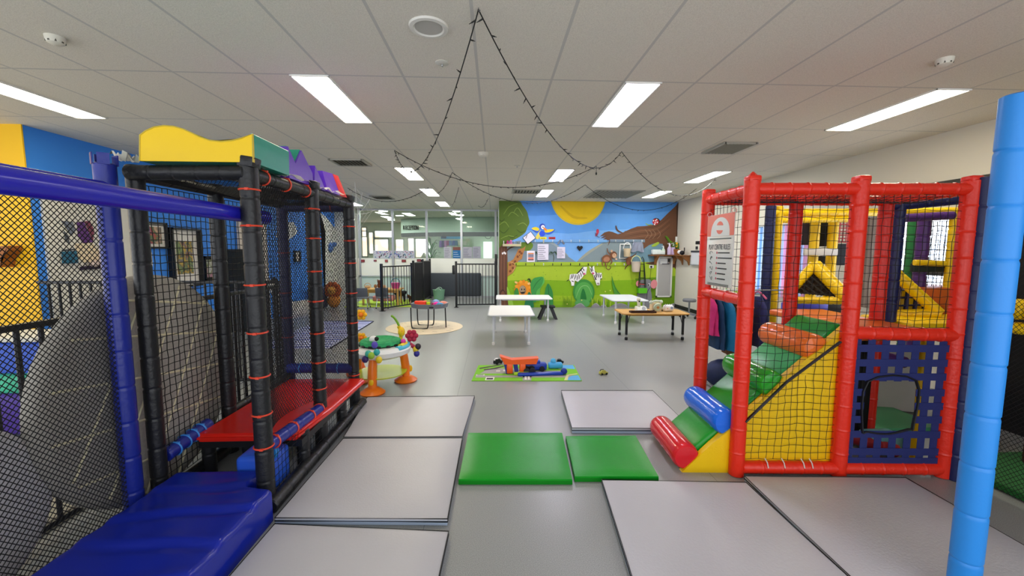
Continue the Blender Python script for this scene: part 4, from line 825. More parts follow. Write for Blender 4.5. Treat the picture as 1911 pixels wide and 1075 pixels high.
# black stool beneath the wide table
c0 = Vector((1.27, 9.56, 0)); t = thing('step_stool', 'black splay-legged stool under the right end of the wide white table', 'stool', c0); b = B(); rbox(b, c0 + Vector((0, 0, .3)), (.34, .26, .05), .02, 3); obj('seat', b, M('#2a2c31', .5), t)
for sx in (-1, 1):
    for sy in (-1, 1): b = B(); prism(b, [c0 + Vector((sx * .08 - .035, sy * .1, .29)), c0 + Vector((sx * .08 + .035, sy * .1, .29)), c0 + Vector((sx * .2 + .03, sy * .13, 0)), c0 + Vector((sx * .2 - .035, sy * .13, 0))], (0, sy * -.04, 0)); obj('leg', b, M('#2f3137', .5), t)
# ================================================================ ROUND RUG + TRAY TABLE
c0 = Vector((-1.48, 8.56, 0)); t = thing('round_rug', 'round cream rug under the grey activity tray', 'rug', c0)
b = B(); lathe(b, [(.005, .001), (.79, .001), (.8, .006), (.79, .011), (.005, .012)], c0, 56); obj('pile', b, M('#dccdb0', .95, var=.06, vscale=9), t)
b = B(); rr = random.Random(4)
for k in range(26):
    a, r_ = rr.uniform(0, 6.28), rr.uniform(.15, .72); box(b, c0 + Vector((r_ * cos(a), r_ * sin(a), .0125)), (rr.uniform(.03, .12), .012, .0015), Matrix.Rotation(rr.uniform(-.4, .4), 3, 'Z'))
obj('printed_marks', b, M('#8f8672', .95), t)
GR = M('#6d737d', .5); c0 = Vector((-1.36, 8.5, 0)); zt = .46
t = thing('activity_tray', 'grey plastic activity tray on black tube legs, heaped with toys', 'tray', c0, R(-8))
b = B(); r0 = .38; oc = [(1.0 * r0 * cos(pi / 8 + k * pi / 4), .86 * r0 * sin(pi / 8 + k * pi / 4)) for k in range(8)]
prism(b, [(x, y, zt - .02) for x, y in oc], (0, 0, .02))
for k in range(8):
    (x0, y0), (x1, y1) = oc[k], oc[(k + 1) % 8]; prism(b, [(x0, y0, zt - .02), (x1, y1, zt - .02), (x1 * 1.06, y1 * 1.06, zt + .07), (x0 * 1.06, y0 * 1.06, zt + .07)], (-(x0 + x1) * .03, -(y0 + y1) * .03, 0))
obj('tray_body', b, GR, t, True); b = B(); box(b, (.14, -.352, zt + .02), (.09, .01, .025)); obj('grip_hole', b, BLACK, t, True)
for sy in (-1, 1):
    b = B(); tube(b, smooth([(-.34, sy * .2, zt - .01), (-.33, sy * .2, .08), (-.27, sy * .2, .015), (-.05, sy * .2, .014), (.02, sy * .2, .08), (.03, sy * .2, zt - .01)], 4, False), .013, 8); obj('leg', b, BLACK, t, True)
b = B(); tube(b, [(.33, .0, zt), (.345, 0, .014)], .013, 8); obj('leg', b, BLACK, t, True)
for k, (x, y, s_, col, l, sh) in enumerate(((-.17, -.08, (.24, .12, .12), '#ee3a12', 'orange-red toy block standing at the left of the grey activity tray', 0), (.0, -.1, (.09, .09, .11), '#c9e12c', 'lime green toy cup in the grey activity tray', 1), (.1, -.06, (.1, .1, .09), '#8d1c4c', 'dark magenta toy in the grey activity tray', 2), (.17, -.1, (.12, .1, .11), '#e323a0', 'bright pink toy in the grey activity tray', 2),
                                           (.26, -.14, (.16, .12, .1), '#3d8fc2', 'blue dome toy at the front right of the grey activity tray', 2), (.1, .12, (.16, .1, .13), '#86a6e0', 'pale blue toy at the back of the grey activity tray', 2), (.27, .08, (.2, .08, .1), '#e58a78', 'salmon toy dish at the right of the grey activity tray', 2))):
    p = Matrix.Rotation(R(-8), 3, 'Z') @ Vector((x, y, 0)) + c0; b = B()
    if sh == 0: rbox(b, (p.x, p.y, zt + s_[2] / 2), s_, .02, 3)
    elif sh == 1: lathe(b, [(.03, 0), (.045, .1), (.04, .105), (.028, .01)], (p.x, p.y, zt), 14)
    else: ball(b, (p.x, p.y, zt + s_[2] / 2), .5, 12, s_)
    tag(obj('toy', b, M(col, .35)), l, 'toy')
# ================================================================ ROAD RUG + TOYS
PR = [az(893, 682.5), az(1071, 682), az(1086, 711.5), az(880, 711.5)]
t = thing('road_rug', 'printed road-map play rug in the middle of the floor', 'rug', sum(PR, Vector()) / 4)
b = B(); prism(b, [p + Vector((0, 0, .001)) for p in PR[::-1]], (0, 0, .007)); obj('rug', b, M('#7cc02f', .9, var=.1, vscale=30), t)
rugb = B(); rug_m = []
def rp(u, v, lay): p = (PR[3] * (1 - u) + PR[2] * u) * (1 - v) + (PR[0] * (1 - u) + PR[1] * u) * v; return Vector((p.x, p.y, .0085 + .0003 * lay))
def rpoly(pts, lay, col, nm):
    if col not in rug_m: rug_m.append(col)
    b = rugb; vs = [b.verts.new(rp(u, v, lay)) for u, v in pts]; f = b.faces.new(vs); f.normal_update(); f.material_index = rug_m.index(col)
    if f.normal.z < 0: f.normal_flip()
    bmesh.ops.triangulate(b, faces=[f])
for P in ([(.02, .18), (.98, .18), (.98, .3), (.02, .3)], [(.05, .42), (.4, .42), (.45, .75), (.12, .78)], [(.55, .4), (.9, .45), (.88, .6), (.55, .58)], [(.46, .0), (.54, .0), (.56, 1), (.48, 1)]): rpoly(P, 1, '#a3a09e', 'printed_road')
for P in ([(.03, .72), (.16, .88), (.24, .98), (.2, .98), (.12, .92), (.02, .8)], [(.08, .62), (.2, .72), (.3, .96), (.27, .97), (.17, .8), (.07, .7)]): rpoly(P, 2, '#4a4440', 'printed_track')
for P in ([(.86, .02), (.995, .02), (.99, .32), (.93, .28), (.88, .16)], [(.82, .78), (.99, .7), (.99, .98), (.86, .98)]): rpoly(P, 2, '#5fa9de', 'printed_water')
for P in ([(.02, .3), (.1, .3), (.1, .36), (.02, .36)], [(.48, .06), (.5, .06), (.5, .24), (.48, .24)], [(.51, .06), (.53, .06), (.53, .24), (.51, .24)], [(.12, .02), (.2, .02), (.2, .2), (.12, .2)], [(.2, .55), (.24, .55), (.24, .62), (.2, .62)], [(.27, .58), (.31, .58), (.31, .66), (.27, .66)]): rpoly(P, 3, '#e7e4dc', 'printed_markings')
for P in ([(.13, .06), (.19, .06), (.19, .15), (.13, .15)], [(.03, .315), (.09, .315), (.09, .345), (.03, .345)]): rpoly(P, 4, '#33302e', 'printed_buildings')
for P in ([(.84, .02), (.87, .02), (.9, .3), (.99, .38), (.99, .42), (.88, .34)], [(.74, .9), (.83, .7), (.86, .7), (.78, .95)]): rpoly(P, 3, '#d7cf9a', 'printed_sand')
obj('printed_map', rugb, [M(c, .9) for c in rug_m], t)
def wheels(t, c, xs, ys, r, w, mat):
    for x in xs:
        for y in ys: b = B(); cyl(b, c + Vector((x, y - w / 2, r)), c + Vector((x, y + w / 2, r)), r, r, 12); obj('wheel', b, mat, t)
zr = .0095
c0 = Vector((.33, 5.25, zr)); OR = M('#f2601c', .35); BL = M('#1c3fae', .35)
t = thing('toy_transporter', 'orange toy truck ramp on blue supports lying on the road rug', 'toy', c0)
b = B(); prism(b, [c0 + Vector(v) for v in ((-.2, -.06, .13), (.22, -.06, .13), (.25, -.06, .21), (-.1, -.06, .19), (-.2, -.06, .22), (-.26, -.06, .24), (-.22, -.06, .18))], (0, .12, 0)); obj('hopper', b, OR, t)
for x, s_ in ((-.18, -1), (-.06, 1)): b = B(); prism(b, [c0 + Vector((x - .03, -.05, .15)), c0 + Vector((x + .03, -.05, .15)), c0 + Vector((x + .05, -.05, 0)), c0 + Vector((x, -.05, 0))], (0, .1, 0)); obj('support', b, M('#27348c', .4), t)
for x in (-.13, .04): b = B(); rbox(b, c0 + Vector((x, -.02, .07)), (.08, .09, .13), .015, 2); obj('body_block', b, OR, t)
wheels(t, c0, (.09, .17), (-.06, .06), .04, .03, M('#20222a', .6))
b = B(); rbox(b, c0 + Vector((.02, -.1, .02)), (.2, .05, .035), .01, 2); obj('green_base', b, M('#a9d62a', .4), t)
c0 = Vector((.62, 5.35, zr)); t = thing('toy_crane', 'dark blue toy crane block beside the orange truck on the rug', 'toy', c0); b = B(); rbox(b, c0 + Vector((-.06, .02, .055)), (.3, .12, .1), .03, 3); obj('body', b, BL, t); wheels(t, c0, (-.16, .02), (-.05, .09), .035, .03, M('#16181f', .6)); b = B(); rbox(b, c0 + Vector((-.06, .02, .12)), (.12, .09, .05), .02, 3); obj('cabin', b, M('#2b57c9', .4), t)
c0 = Vector((.84, 5.45, zr)); t = thing('toy_boat', 'light blue toy piece at the right of the dark blue crane', 'toy', c0); b = B(); rbox(b, c0 + Vector((0, 0, .04)), (.2, .1, .08), .025, 3); obj('hull', b, M('#45a9e2', .4), t); b = B(); ball(b, c0 + Vector((-.03, 0, .1)), .04, 10); obj('cabin', b, M('#57b6ea', .4), t)
c0 = Vector((.62, 5.13, zr)); t = thing('toy_track', 'long dark blue toy track lying along the front of the rug', 'toy', c0); b = B(); rbox(b, c0 + Vector((-.02, 0, .02)), (.6, .06, .038), .012, 2, Matrix.Rotation(R(3), 3, 'Z')); obj('track', b, BL, t); b = B(); ball(b, c0 + Vector((.29, .02, .045)), .045, 10); obj('end_knob', b, M('#16318c', .4), t)
def car(c0, rz, s, body, top_, label):
    t = thing('toy_car', label, 'toy car', c0, rz); b = B(); prism(b, [(-.5 * s, -.22 * s, .12 * s), (.5 * s, -.22 * s, .12 * s), (.52 * s, -.22 * s, .3 * s), (.28 * s, -.22 * s, .36 * s), (.1 * s, -.22 * s, .58 * s), (-.28 * s, -.22 * s, .58 * s), (-.46 * s, -.22 * s, .36 * s)], (0, .44 * s, 0)); obj('body', b, body, t, True)
    b = B(); prism(b, [(.08 * s, -.2 * s, .56 * s), (.26 * s, -.2 * s, .38 * s), (-.42 * s, -.2 * s, .38 * s), (-.27 * s, -.2 * s, .56 * s)], (0, .4 * s, .06 * s)); obj('cabin', b, top_, t, True)
    for x in (-.3, .3):
        for y in (-.22, .22): b = B(); cyl(b, (x * s, (y - .06) * s, .13 * s), (x * s, (y + .06) * s, .13 * s), .13 * s, .13 * s, 12); obj('wheel', b, M('#141416', .6), t, True)
p = az(929, 680, 0); car((p.x, p.y, .0095), R(40), .13, M('#1a1a1c', .4), M('#e8e8ea', .4), 'black and white toy car at the back left corner of the rug')
p = az(1045, 679, 0); car((p.x, p.y, .0095), 0, .1, M('#121214', .4), M('#1c1c20', .4), 'small black toy car at the back right of the rug'); p = az(1126, 699, 0); car((p.x, p.y, .0), R(15), .11, M('#b9b552', .4), M('#2a2c20', .4), 'yellowish toy car alone on the grey floor right of the rug')
# ================================================================ BABY ACTIVITY CENTRE
def act_centre(c0, rz, s, label, full=True):
    t = thing('baby_activity_table', label, 'baby activity table', c0, rz); ORG = M('#ef7a1c', .35); WH = M('#e9ecec', .3)
    def v(x, y, z): return Vector((x * s, y * s, z * s))
    for k, (x, y) in enumerate(((-.06, -.3), (.3, .17), (-.36, .17))):
        d = Vector((x, y, 0)).normalized(); b = B()
        P = [v(x, y, .02), v(x, y, .06), v(x + d.x * -.0, y + d.y * -.0, .2), v(x - d.x * .02, y - d.y * .02, .36), v(x - d.x * .05, y - d.y * .05, .46)]
        ringed(b, P, [.075 * s, .07 * s, .078 * s, .075 * s, .065 * s], 16, True, 0, False, (1.0, .75))
        lg = obj('leg', b, ORG, t, True); b = B(); lathe(b, [(.005, 0), (.15 * s, .002), (.16 * s, .02 * s), (.12 * s, .05 * s), (.07 * s, .08 * s), (.005, .085 * s)], (x * s, y * s, 0), 22); obj('foot', b, ORG, lg, True)
        b = B(); q = v(x + d.x * .072, y + d.y * .072, .17) if k else v(x, y - .065, .17); ball(b, q, .03 * s, 10, (1, .6, 1.6)); obj('yellow_emblem', b, M('#f0c418', .4), lg, True)
    b = B(); lathe(b, [(.005, .17 * s), (.22 * s, .16 * s), (.33 * s, .185 * s), (.34 * s, .2 * s), (.3 * s, .2 * s), (.005, .185 * s)], (0, 0, 0), 30); obj('foot_tray', b, M('#c3d42c', .3), t, True)
    b = B(); lathe(b, [(.2 * s, .46 * s), (.3 * s, .43 * s), (.38 * s, .47 * s), (.4 * s, .53 * s), (.36 * s, .575 * s), (.27 * s, .58 * s), (.22 * s, .56 * s)], (0, 0, 0), 40); obj('tray_ring', b, WH, t, True)
    b = B(); lathe(b, [(.14 * s, .55 * s), (.25 * s, .585 * s), (.275 * s, .6 * s), (.26 * s, .64 * s), (.2 * s, .66 * s), (.15 * s, .63 * s)], (0, 0, 0), 30); obj('seat', b, M('#2f9d62', .8, var=.5, vscale=22), t, True)
    b = B(); n = 30
    for k in range(n):
        if k % 2: a = 2 * pi * k / n; box(b, (.277 * s * cos(a), .277 * s * sin(a), .595 * s), (.012 * s, .045 * s, .03 * s), Matrix.Rotation(a, 3, 'Z'))
    obj('striped_band', b, BLACK, t, True)
    a0 = -.4; b = B(); ringed(b, [(.34 * s * cos(a), .34 * s * sin(a), .56 * s) for a in [-.75 + .1 * k for k in range(11)]], .05 * s, 12, True, 0, False, (1, .7)); obj('aqua_panel', b, M('#43b4d4', .3), t, True)
    b = B(); ringed(b, [(.33 * s * cos(a), .33 * s * sin(a), .59 * s) for a in [-.55 + .1 * k for k in range(6)]], .035 * s, 10, True, 0, False, (1, .7)); obj('yellow_panel', b, M('#ecd43c', .35), t, True)
    b = B(); ball(b, v(.31, -.08, .63), .035 * s, 10); obj('pink_knob', b, M('#d63aa6', .35), t, True)
    # giraffe figure, red flower, hanging toys
    b = B(); tube(b, smooth([v(.24, .12, .55), v(.25, .13, .66), v(.24, .13, .76), v(.22, .12, .8)], 4, False), .026 * s, 8); ball(b, v(.26, .12, .72), .06 * s, 12, (.8, .7, 1.2)); obj('yellow_figure', b, M('#edc21c', .45), t, True)
    b = B(); ringed(b, smooth([v(.23, .13, .8), v(.2, .12, .87), v(.16, .11, .93), v(.13, .1, .95)], 4, False), [.02 * s] + [.04 * s] * 11 + [.02 * s], 10, True, 0, False, (1, .4)); obj('green_leaf', b, M('#7fae2f', .5), t, True)
    b = B(); ball(b, v(.27, .1, .735), .02 * s, 8); obj('red_spot', b, M('#e2601c', .4), t, True)
    fl = B(); c1 = v(.4, .12, .66)
    for k in range(6): a = k * pi / 3; ball(fl, c1 + v(.055 * cos(a), 0, .055 * sin(a)), .038 * s, 9, (1, .6, 1))
    ball(fl, c1, .04 * s, 9); obj('red_flower', fl, M('#a81c40', .5), t, True); b = B(); tube(b, [v(.36, .12, .55), v(.43, .12, .5), v(.45, .1, .44)], .03 * s, 8); obj('red_stem', b, M('#a01c3c', .5), t, True)
    for x, y, z, col in ((.47, .05, .42, '#2a2c8c'), (.46, .06, .48, '#d9c22e'), (.49, .05, .52, '#2a2430'), (-.08, -.4, .55, '#3fb0a0'), (-.04, -.42, .53, '#9bc43c'), (.02, -.38, .56, '#2fa7a7'), (-.12, -.4, .48, '#3a2a6c'), (.05, -.41, .47, '#e6cc2c'), (-.02, -.3, .64, '#5a4ab8')):
        b = B(); ball(b, v(x, y, z), .042 * s, 9, (1, .8, 1.1)); obj('hanging_bead', b, M(col, .4), t, True)
    b = B(); ball(b, v(-.06, -.16, .68), .05 * s, 9, (1.2, .6, 1)); obj('cow_patch', b, M('#ececec', .8), t, True); b = B(); ball(b, v(-.02, -.17, .69), .03 * s, 9); obj('dark_patch', b, M('#1a1a1a', .8), t, True)
    return t
act_centre((-1.36, 4.82, 0), R(5), .88, 'orange-legged baby activity table right beside the black play frame')
c0 = Vector((-1.79, 5.25, 0)); t = thing('flower_toy', 'orange toy stand with yellow flower heads half hidden behind the last black post', 'toy', c0)
b = B(); lathe(b, [(.005, 0), (.13, .003), (.14, .03), (.09, .12), (.055, .3), (.03, .36), (.005, .37)], c0, 20); obj('base', b, M('#e8641a', .4), t)
b = B(); tube(b, smooth([c0 + Vector(v) for v in ((0, 0, .34), (.01, 0, .5), (-.01, 0, .65), (.03, 0, .8))], 4, False), .016, 8); obj('stem', b, M('#6f9a2a', .5), t)
for dx, z, r_ in ((.075, .8, .06), (.07, .5, .055)):
    b = B()
    for k in range(6): ball(b, c0 + Vector((dx + r_ * .75 * cos(k * pi / 3), -.01, z + r_ * .75 * sin(k * pi / 3))), r_ * .5, 8, (1, .6, 1))
    h = obj('flower_head', b, M('#f0b41c', .5), t); b = B(); ball(b, c0 + Vector((dx, -.03, z)), r_ * .5, 10); obj('face', b, M('#e8781c', .5), h)
# striped rug
PR2 = [az(596, 616), az(697, 601), az(598, 652), az(480, 690)]
PR2 = [Vector((-4.05, 9.35, 0)), Vector((-2.76, 9.25, 0)), Vector((-2.72, 6.7, 0)), Vector((-4.0, 6.7, 0))]
t = thing('striped_rug', 'white and blue striped rug behind the black play frame', 'rug', (-3.4, 8, 0)); b = B(); prism(b, [p + Vector((0, 0, .001)) for p in PR2[::-1]], (0, 0, .009)); obj('pile', b, M('#bcc2e4', .95), t)
b = B(); rr = random.Random(9)
for k in range(14):
    y = 6.8 + k * .185; box(b, (-3.39, y, .0105), (1.2, .035 + .03 * (k % 3 == 0), .002), Matrix.Rotation(R(2), 3, 'Z'))
obj('stripes', b, M('#3f4fa8', .95), t); b = B()
for P in ((PR2[0], PR2[1]), (PR2[1], PR2[2])): tube(b, [q + Vector((0, 0, .008)) for q in P], .012, 6)
obj('border', b, M('#22283f', .9), t)
# ================================================================ POOL-STYLE FENCES
FB = M('#15161a', .4)
def fence_run(a, c, h, name, label, cat, sp=.1, post=(True, True), post_h=None, z0=.08, br=.009, pr=.03, extra=None):
    a, c = Vector((a[0], a[1], 0)), Vector((c[0], c[1], 0)); L = (c - a).length; d = (c - a) / L; t = thing(name, label, cat, (a + c) / 2)
    rz = Matrix.Rotation(math.atan2(d.y, d.x), 3, 'Z')
    for z in (z0, h - .03): b = B(); rbox(b, (a + c) / 2 + Vector((0, 0, z)), (L, .035, .035), .006, 2, rz); obj('rail', b, FB, t)
    n = max(2, round(L / sp))
    for k in range(1, n): p = a + d * (L * k / n); b = B(); cyl(b, p + Vector((0, 0, z0)), p + Vector((0, 0, h - .03)), br, br, 8); obj('bar', b, FB, t)
    for q, on_ in ((a, post[0]), (c, post[1])):
        if on_:
            hh = post_h or h + .05; b = B(); rbox(b, q + Vector((0, 0, hh / 2)), (pr * 2, pr * 2, hh), .006, 2, rz); po = obj('post', b, FB, t); b = B(); rbox(b, q + Vector((0, 0, .006)), (pr * 4, pr * 4, .012), .004, 2, rz); obj('base_plate', b, FB, po)
    return t
g = fence_run((-1.09, 11.56), (.03, 11.62), 1.27, 'pool_gate', 'black barred gate standing open beside the left edge of the mural', 'gate', .092)
b = B(); rbox(b, (.045, 11.6, .9), (.07, .08, 1.25), .01, 2); obj('latch_post', b, FB, g); b = B(); rbox(b, (-1.16, 11.54, 1.08), (.07, .1, .26), .02, 2); obj('lock_box', b, BLACK, g); b = B(); rbox(b, (.06, 11.52, 1.36), (.05, .05, .32), .015, 2); obj('latch_knob', b, BLACK, g)
fence_run((-3.0, 10.88), (-2.37, 11.72), 1.22, 'pool_fence', 'black barred fence panel in front of the low play table and grey chairs', 'fence', .1)
fence_run((-2.37, 11.95), (-2.28, 12.9), 1.28, 'pool_fence', 'near half of the dark folded fence seen edge-on behind the green bucket', 'fence', .05, br=.012)
fence_run((-2.27, 12.95), (-2.19, 13.85), 1.3, 'pool_fence', 'far half of the dark folded fence reaching the glass partition', 'fence', .05, br=.012)
fence_run((-2.52, 1.75), (-2.44, 4.8), 1.25, 'pool_fence', 'black pool fence running behind the round padded mats on the left', 'fence', .115, br=.0125)
fence_run((-5.24, 4.86), (-2.45, 4.86), 1.28, 'pool_fence', 'black pool fence crossing behind the left play frame to the blue wall', 'fence', .115, (False, True), br=.013)
# green bucket
p = az(819, 559); p = Vector((-1.83, 13.35, 0)); t = thing('laundry_tub', 'sage green flexible tub with two handles on the floor by the slate panel', 'tub', p)
b = B(); lathe(b, [(.14, 0), (.16, .005), (.2, .33), (.205, .34), (.19, .34), (.15, .02), (.004, .02)], p, 26); obj('body', b, M('#7fae8f', .6), t)
for s_ in (-1, 1): b = B(); tube(b, [p + Vector((.08 * cos(a), s_ * .19, .33 + .07 * sin(a))) for a in [pi * k / 8 for k in range(9)]], .013, 6); obj('handle', b, M('#a9c9b4', .6), t)
# ================================================================ BACK LEFT PLAY CORNER
t = thing('green_rug', 'lime green rug beneath the low play table behind the fence', 'rug', (-3.2, 12.4, 0)); b = B(); rbox(b, (-3.2, 12.5, .008), (2.2, 1.7, .014), .004, 2); obj('pile', b, M('#b9d84a', .95), t)
c0 = Vector((-3.35, 12.2, 0)); t = thing('low_play_table', 'low pale wooden play table behind the fence with toys on it', 'table', c0); WDL = M('#d6ab62', .5, var=.1, vscale=8); b = B(); rbox(b, c0 + Vector((0, 0, .47)), (1.15, .55, .05), .01, 2); obj('tabletop', b, WDL, t); b = B(); box(b, c0 + Vector((0, -.2, .41)), (1.0, .02, .07)); obj('apron', b, WDL, t)
for sx in (-1, 1):
    for sy in (-1, 1): b = B(); box(b, c0 + Vector((sx * .5, sy * .22, .225)), (.05, .05, .44)); obj('leg', b, WDL, t)
def chair(c0, rz, label):
    t = thing('child_chair', label, 'chair', c0, rz, 'grey chairs in the play corner'); GC = M('#5d636d', .5)
    b = B(); rbox(b, (0, 0, .3), (.34, .34, .025), .012, 2); obj('seat', b, GC, t, True); b = B(); rbox(b, (0, -.17, .46), (.36, .025, .26), .012, 2, Matrix.Rotation(R(8), 3, 'X')); obj('backrest', b, GC, t, True)
    for sx in (-1, 1):
        for sy in (-1, 1): b = B(); tube(b, [(sx * .14, sy * .13, .29), (sx * .17, sy * .17, 0.01)], .01, 8); l = obj('leg', b, CHROME, t, True); b = B(); cyl(b, (sx * .17, sy * .17, 0), (sx * .168, sy * .168, .035), .016, .014, 10); obj('foot_cap', b, BLACK, l, True)
    b = B(); tube(b, [(-.16, .15, .1), (.16, .15, .1)], .008, 6); obj('stretcher', b, CHROME, t, True)
    for sx in (-1, 1): b = B(); tube(b, [(sx * .15, -.15, .29), (sx * .16, -.175, .5)], .011, 6); obj('back_tube', b, CHROME, t, True)
    return t
p = az(683, 576); chair((-3.7, 11.45, 0), R(5), 'left grey child chair next to the white column'); chair((-3.12, 11.5, 0), R(-4), 'right grey child chair beside the fence post')
zt = .496
for k, (x, y, col, s_, l) in enumerate(((-3.75, 12.1, '#c9a77a', (.18, .1, .1), 'tan toy basket at the left on the low play table'), (-3.55, 12.2, '#a8784c', (.1, .09, .12), 'small brown toy on the low play table'), (-3.42, 12.15, '#6b4024', (.13, .12, .18), 'dark brown teddy toy on the low play table'), (-3.3, 12.25, '#d9b48a', (.1, .08, .1), 'pale tan toy right of the teddy'))):
    b = B(); ball(b, (x, y, zt + s_[2] / 2), .5, 12, s_); 
    if k == 2: ball(b, (x, y - .02, zt + .2), .055, 10); ball(b, (x - .045, y, zt + .245), .02, 8); ball(b, (x + .045, y, zt + .245), .02, 8)
    if k == 0: tube(b, [(x + .1 * cos(a), y, zt + .06 + .1 * sin(a)) for a in [pi * q / 8 for q in range(9)]], .01, 6)
    tag(obj('toy', b, cloth(col)), l, 'toy')
c0 = Vector((-2.93, 12.1, zt)); t = thing('toy_bucket', 'pink toy bucket with a teal handle on the low play table', 'bucket', c0); b = B(); lathe(b, [(.1, 0), (.14, .16), (.145, .17), (.13, .165), (.09, .015), (.004, .015)], c0, 18); obj('body', b, M('#d8559a', .4), t); b = B(); tube(b, [c0 + Vector((.135 * cos(a), 0, .15 + .15 * sin(a))) for a in [pi * k / 10 for k in range(11)]], .012, 6); obj('handle', b, M('#2f7f95', .4), t)
b = B(); rbox(b, (-3.25, 12.0, .22), (.6, .3, .16), .04, 3); tag(obj('toy_crate', b, M('#d98f86', .6)), 'salmon pink crate under the low play table', 'crate')
def animal(c0, rz, s, col, label):
    t = thing('toy_animal', label, 'toy', c0, rz); b = B(); ringed(b, smooth([(-.3 * s, 0, .45 * s), (-.22 * s, 0, .48 * s), (0, 0, .46 * s), (.2 * s, 0, .5 * s), (.34 * s, 0, .62 * s), (.46 * s, 0, .72 * s), (.6 * s, 0, .66 * s)], 3, False), [.06 * s, .13 * s, .15 * s] + [.16 * s] * 7 + [.15 * s, .13 * s, .11 * s, .1 * s, .1 * s, .09 * s, .09 * s, .07 * s, .05 * s], 10); obj('body', b, cloth(col), t, True)
    for x in (-.2, .22):
        for y in (-.08, .08): b = B(); cyl(b, (x * s, y * s, .42 * s), (x * s * 1.05, y * s, 0), .055 * s, .04 * s, 8); obj('leg', b, cloth(col), t, True)
    b = B(); tube(b, [(-.3 * s, 0, .5 * s), (-.4 * s, 0, .4 * s), (-.42 * s, 0, .2 * s)], .02 * s, 6); obj('tail', b, cloth(col), t, True)
animal((-2.95, 12.8, .016), R(180), .55, '#17171a', 'black toy animal standing behind the fence bars'); animal((-2.62, 12.75, .016), R(250), .3, '#6a3d1f', 'brown toy animal behind the fence near the dark folded panels')
b = B(); prism(b, [(-2.5, 11.98, .0), (-2.4, 12.9, .0), (-2.4, 12.9, .62), (-2.5, 11.98, .1)], (.05, -.01, 0)); tag(obj('fabric_screen', b, M('#d9a08c', .8, var=.6, vscale=14)), 'patterned pink fabric screen leaning against the dark folded fence', 'screen')
# ================================================================ BLACK / BLUE PLAY FRAME (left)
NAVY = M('#1b2a8c', .3, bump=.2, bscale=30); NAVYD = M('#151a4a', .4, bump=.2, bscale=30); TIE = M('#e2492f', .4); LTIE = M('#3f8fe0', .4); ROYAL = M('#2322b4', .22, bump=.08, bscale=22)
fr = thing('soft_play_frame', 'black padded play frame with red cable ties and blue front rail on the left', 'play frame', (-1.8, 3.2, 0))
XA, XB, ZT = -1.44, -2.13, 2.125
def ring_tie(par, c, axis, r, mat, name='cable_tie'):
    b = B(); torus(b, c, axis, r, .0055, 20, 6)
    u, v, d = frame_at(axis)
    q = Vector((c[0], c[1], c[2])) + (Vector((.25, -.97, 0)) * r if abs(Vector(axis).normalized().z) > .9 else Vector((.5, 0, .86)) * r); box(b, q, (.02, .013, .014)); obj(name, b, mat, par)
def post(x, y, mat, z0=0, z1=ZT, r=.052, ties=(), tm=None):
    b = B(); pad_tube(b, (x, y, z0), (x, y, z1), r, .2); p = obj('post', b, mat, fr)
    for z in ties: ring_tie(p, (x, y, z), (0, 0, 1), r + .002, tm or TIE)
    return p
Z1 = (2.0, 1.83, 1.53, 1.27, 1.0, .78, .58, .4); 
p1 = post(XA, 2.49, BLACKPAD, ties=(1.98, 1.77, 1.42, 1.13, .86, .62, .41))
p2 = post(XA, 3.307, BLACKPAD, ties=(1.95, 1.72, 1.46, 1.22, .96, .72, .5, .33)); p3 = post(XA, 4.117, BLACKPAD, ties=(1.86, 1.72, 1.5, 1.2, .9, .62, .36))
post(XB, 2.546, BLACKPAD, r=.046); post(XB, 3.24, BLACKPAD); post(-2.1, 4.15, NAVYD, ties=(1.6, 1.2, .95, .75), tm=M('#7a2330', .5)); post(XB - .01, 2.37, NAVY, r=.05, z1=2.1)
post(-1.44, .72, NAVY, r=.05); post(XB - .01, .72, NAVY, r=.05)
for x, y in ((XA, 2.49), (XA, 3.307), (XA, 4.117)): b = B(); cyl(b, (x - .01, y, ZT - .01), (x - .01, y, ZT + .035), .05, .052, 10); rbox(b, (x + .02, y - .01, ZT + .012), (.075, .09, .06), .008, 2, Matrix.Rotation(.15, 3, 'Y')); obj('post_cap', b, BLACKPAD, fr)
b = B(); 
for k in range(4): a = 1.2 + k * 1.4; box(b, (XB - .01 + .05 * cos(a), 2.37 + .05 * sin(a), 2.12), (.05, .006, .06), Matrix.Rotation(a + pi / 2, 3, 'Z'))
obj('post_cap', b, NAVY, fr)
def rail(a, c, mat, r=.042, ties=(), tm=None, seg=.2, name='rail'):
    b = B(); pad_tube(b, a, c, r, seg); p = obj(name, b, mat, fr); a, c = Vector(a), Vector(c)
    for t_ in ties: ring_tie(p, a + (c - a) * t_, c - a, r + .002, tm or TIE)
    return p
zr_ = 2.075
rail((XB, 2.5, zr_), (XA, 2.47, zr_), BLACKPAD, .043, seg=.15); rail((XA, 2.5, zr_), (XA, 3.3, zr_), BLACKPAD, .042, (.17, .5, .87)); rail((XA, 3.33, zr_), (XA, 4.1, zr_), BLACKPAD, .042, seg=.14)
rail((XB, 2.55, zr_), (XB, 3.24, zr_), BLACKPAD, .04); rail((XB, 3.26, zr_), (-2.1, 4.13, zr_), BLACKPAD, .04); rail((-2.1, 4.15, zr_ - .03), (XA, 4.12, zr_ - .03), NAVYD, .042, (.55, .75), M('#7a2330', .5)); rail((XB, 3.24, zr_), (XA, 3.3, zr_ - .02), BLACKPAD, .04)
rail((XA - .085, .72, 1.842), (XA - .085, 2.8, 1.842), ROYAL, .045, name='front_rail', seg=3); rail((XB, .72, 1.96), (XB, 2.36, 1.96), ROYAL, .04, name='front_rail'); rail((XB, .72, 1.9), (XA, .72, 1.9), ROYAL, .045, name='front_rail')
XO = XA + .06
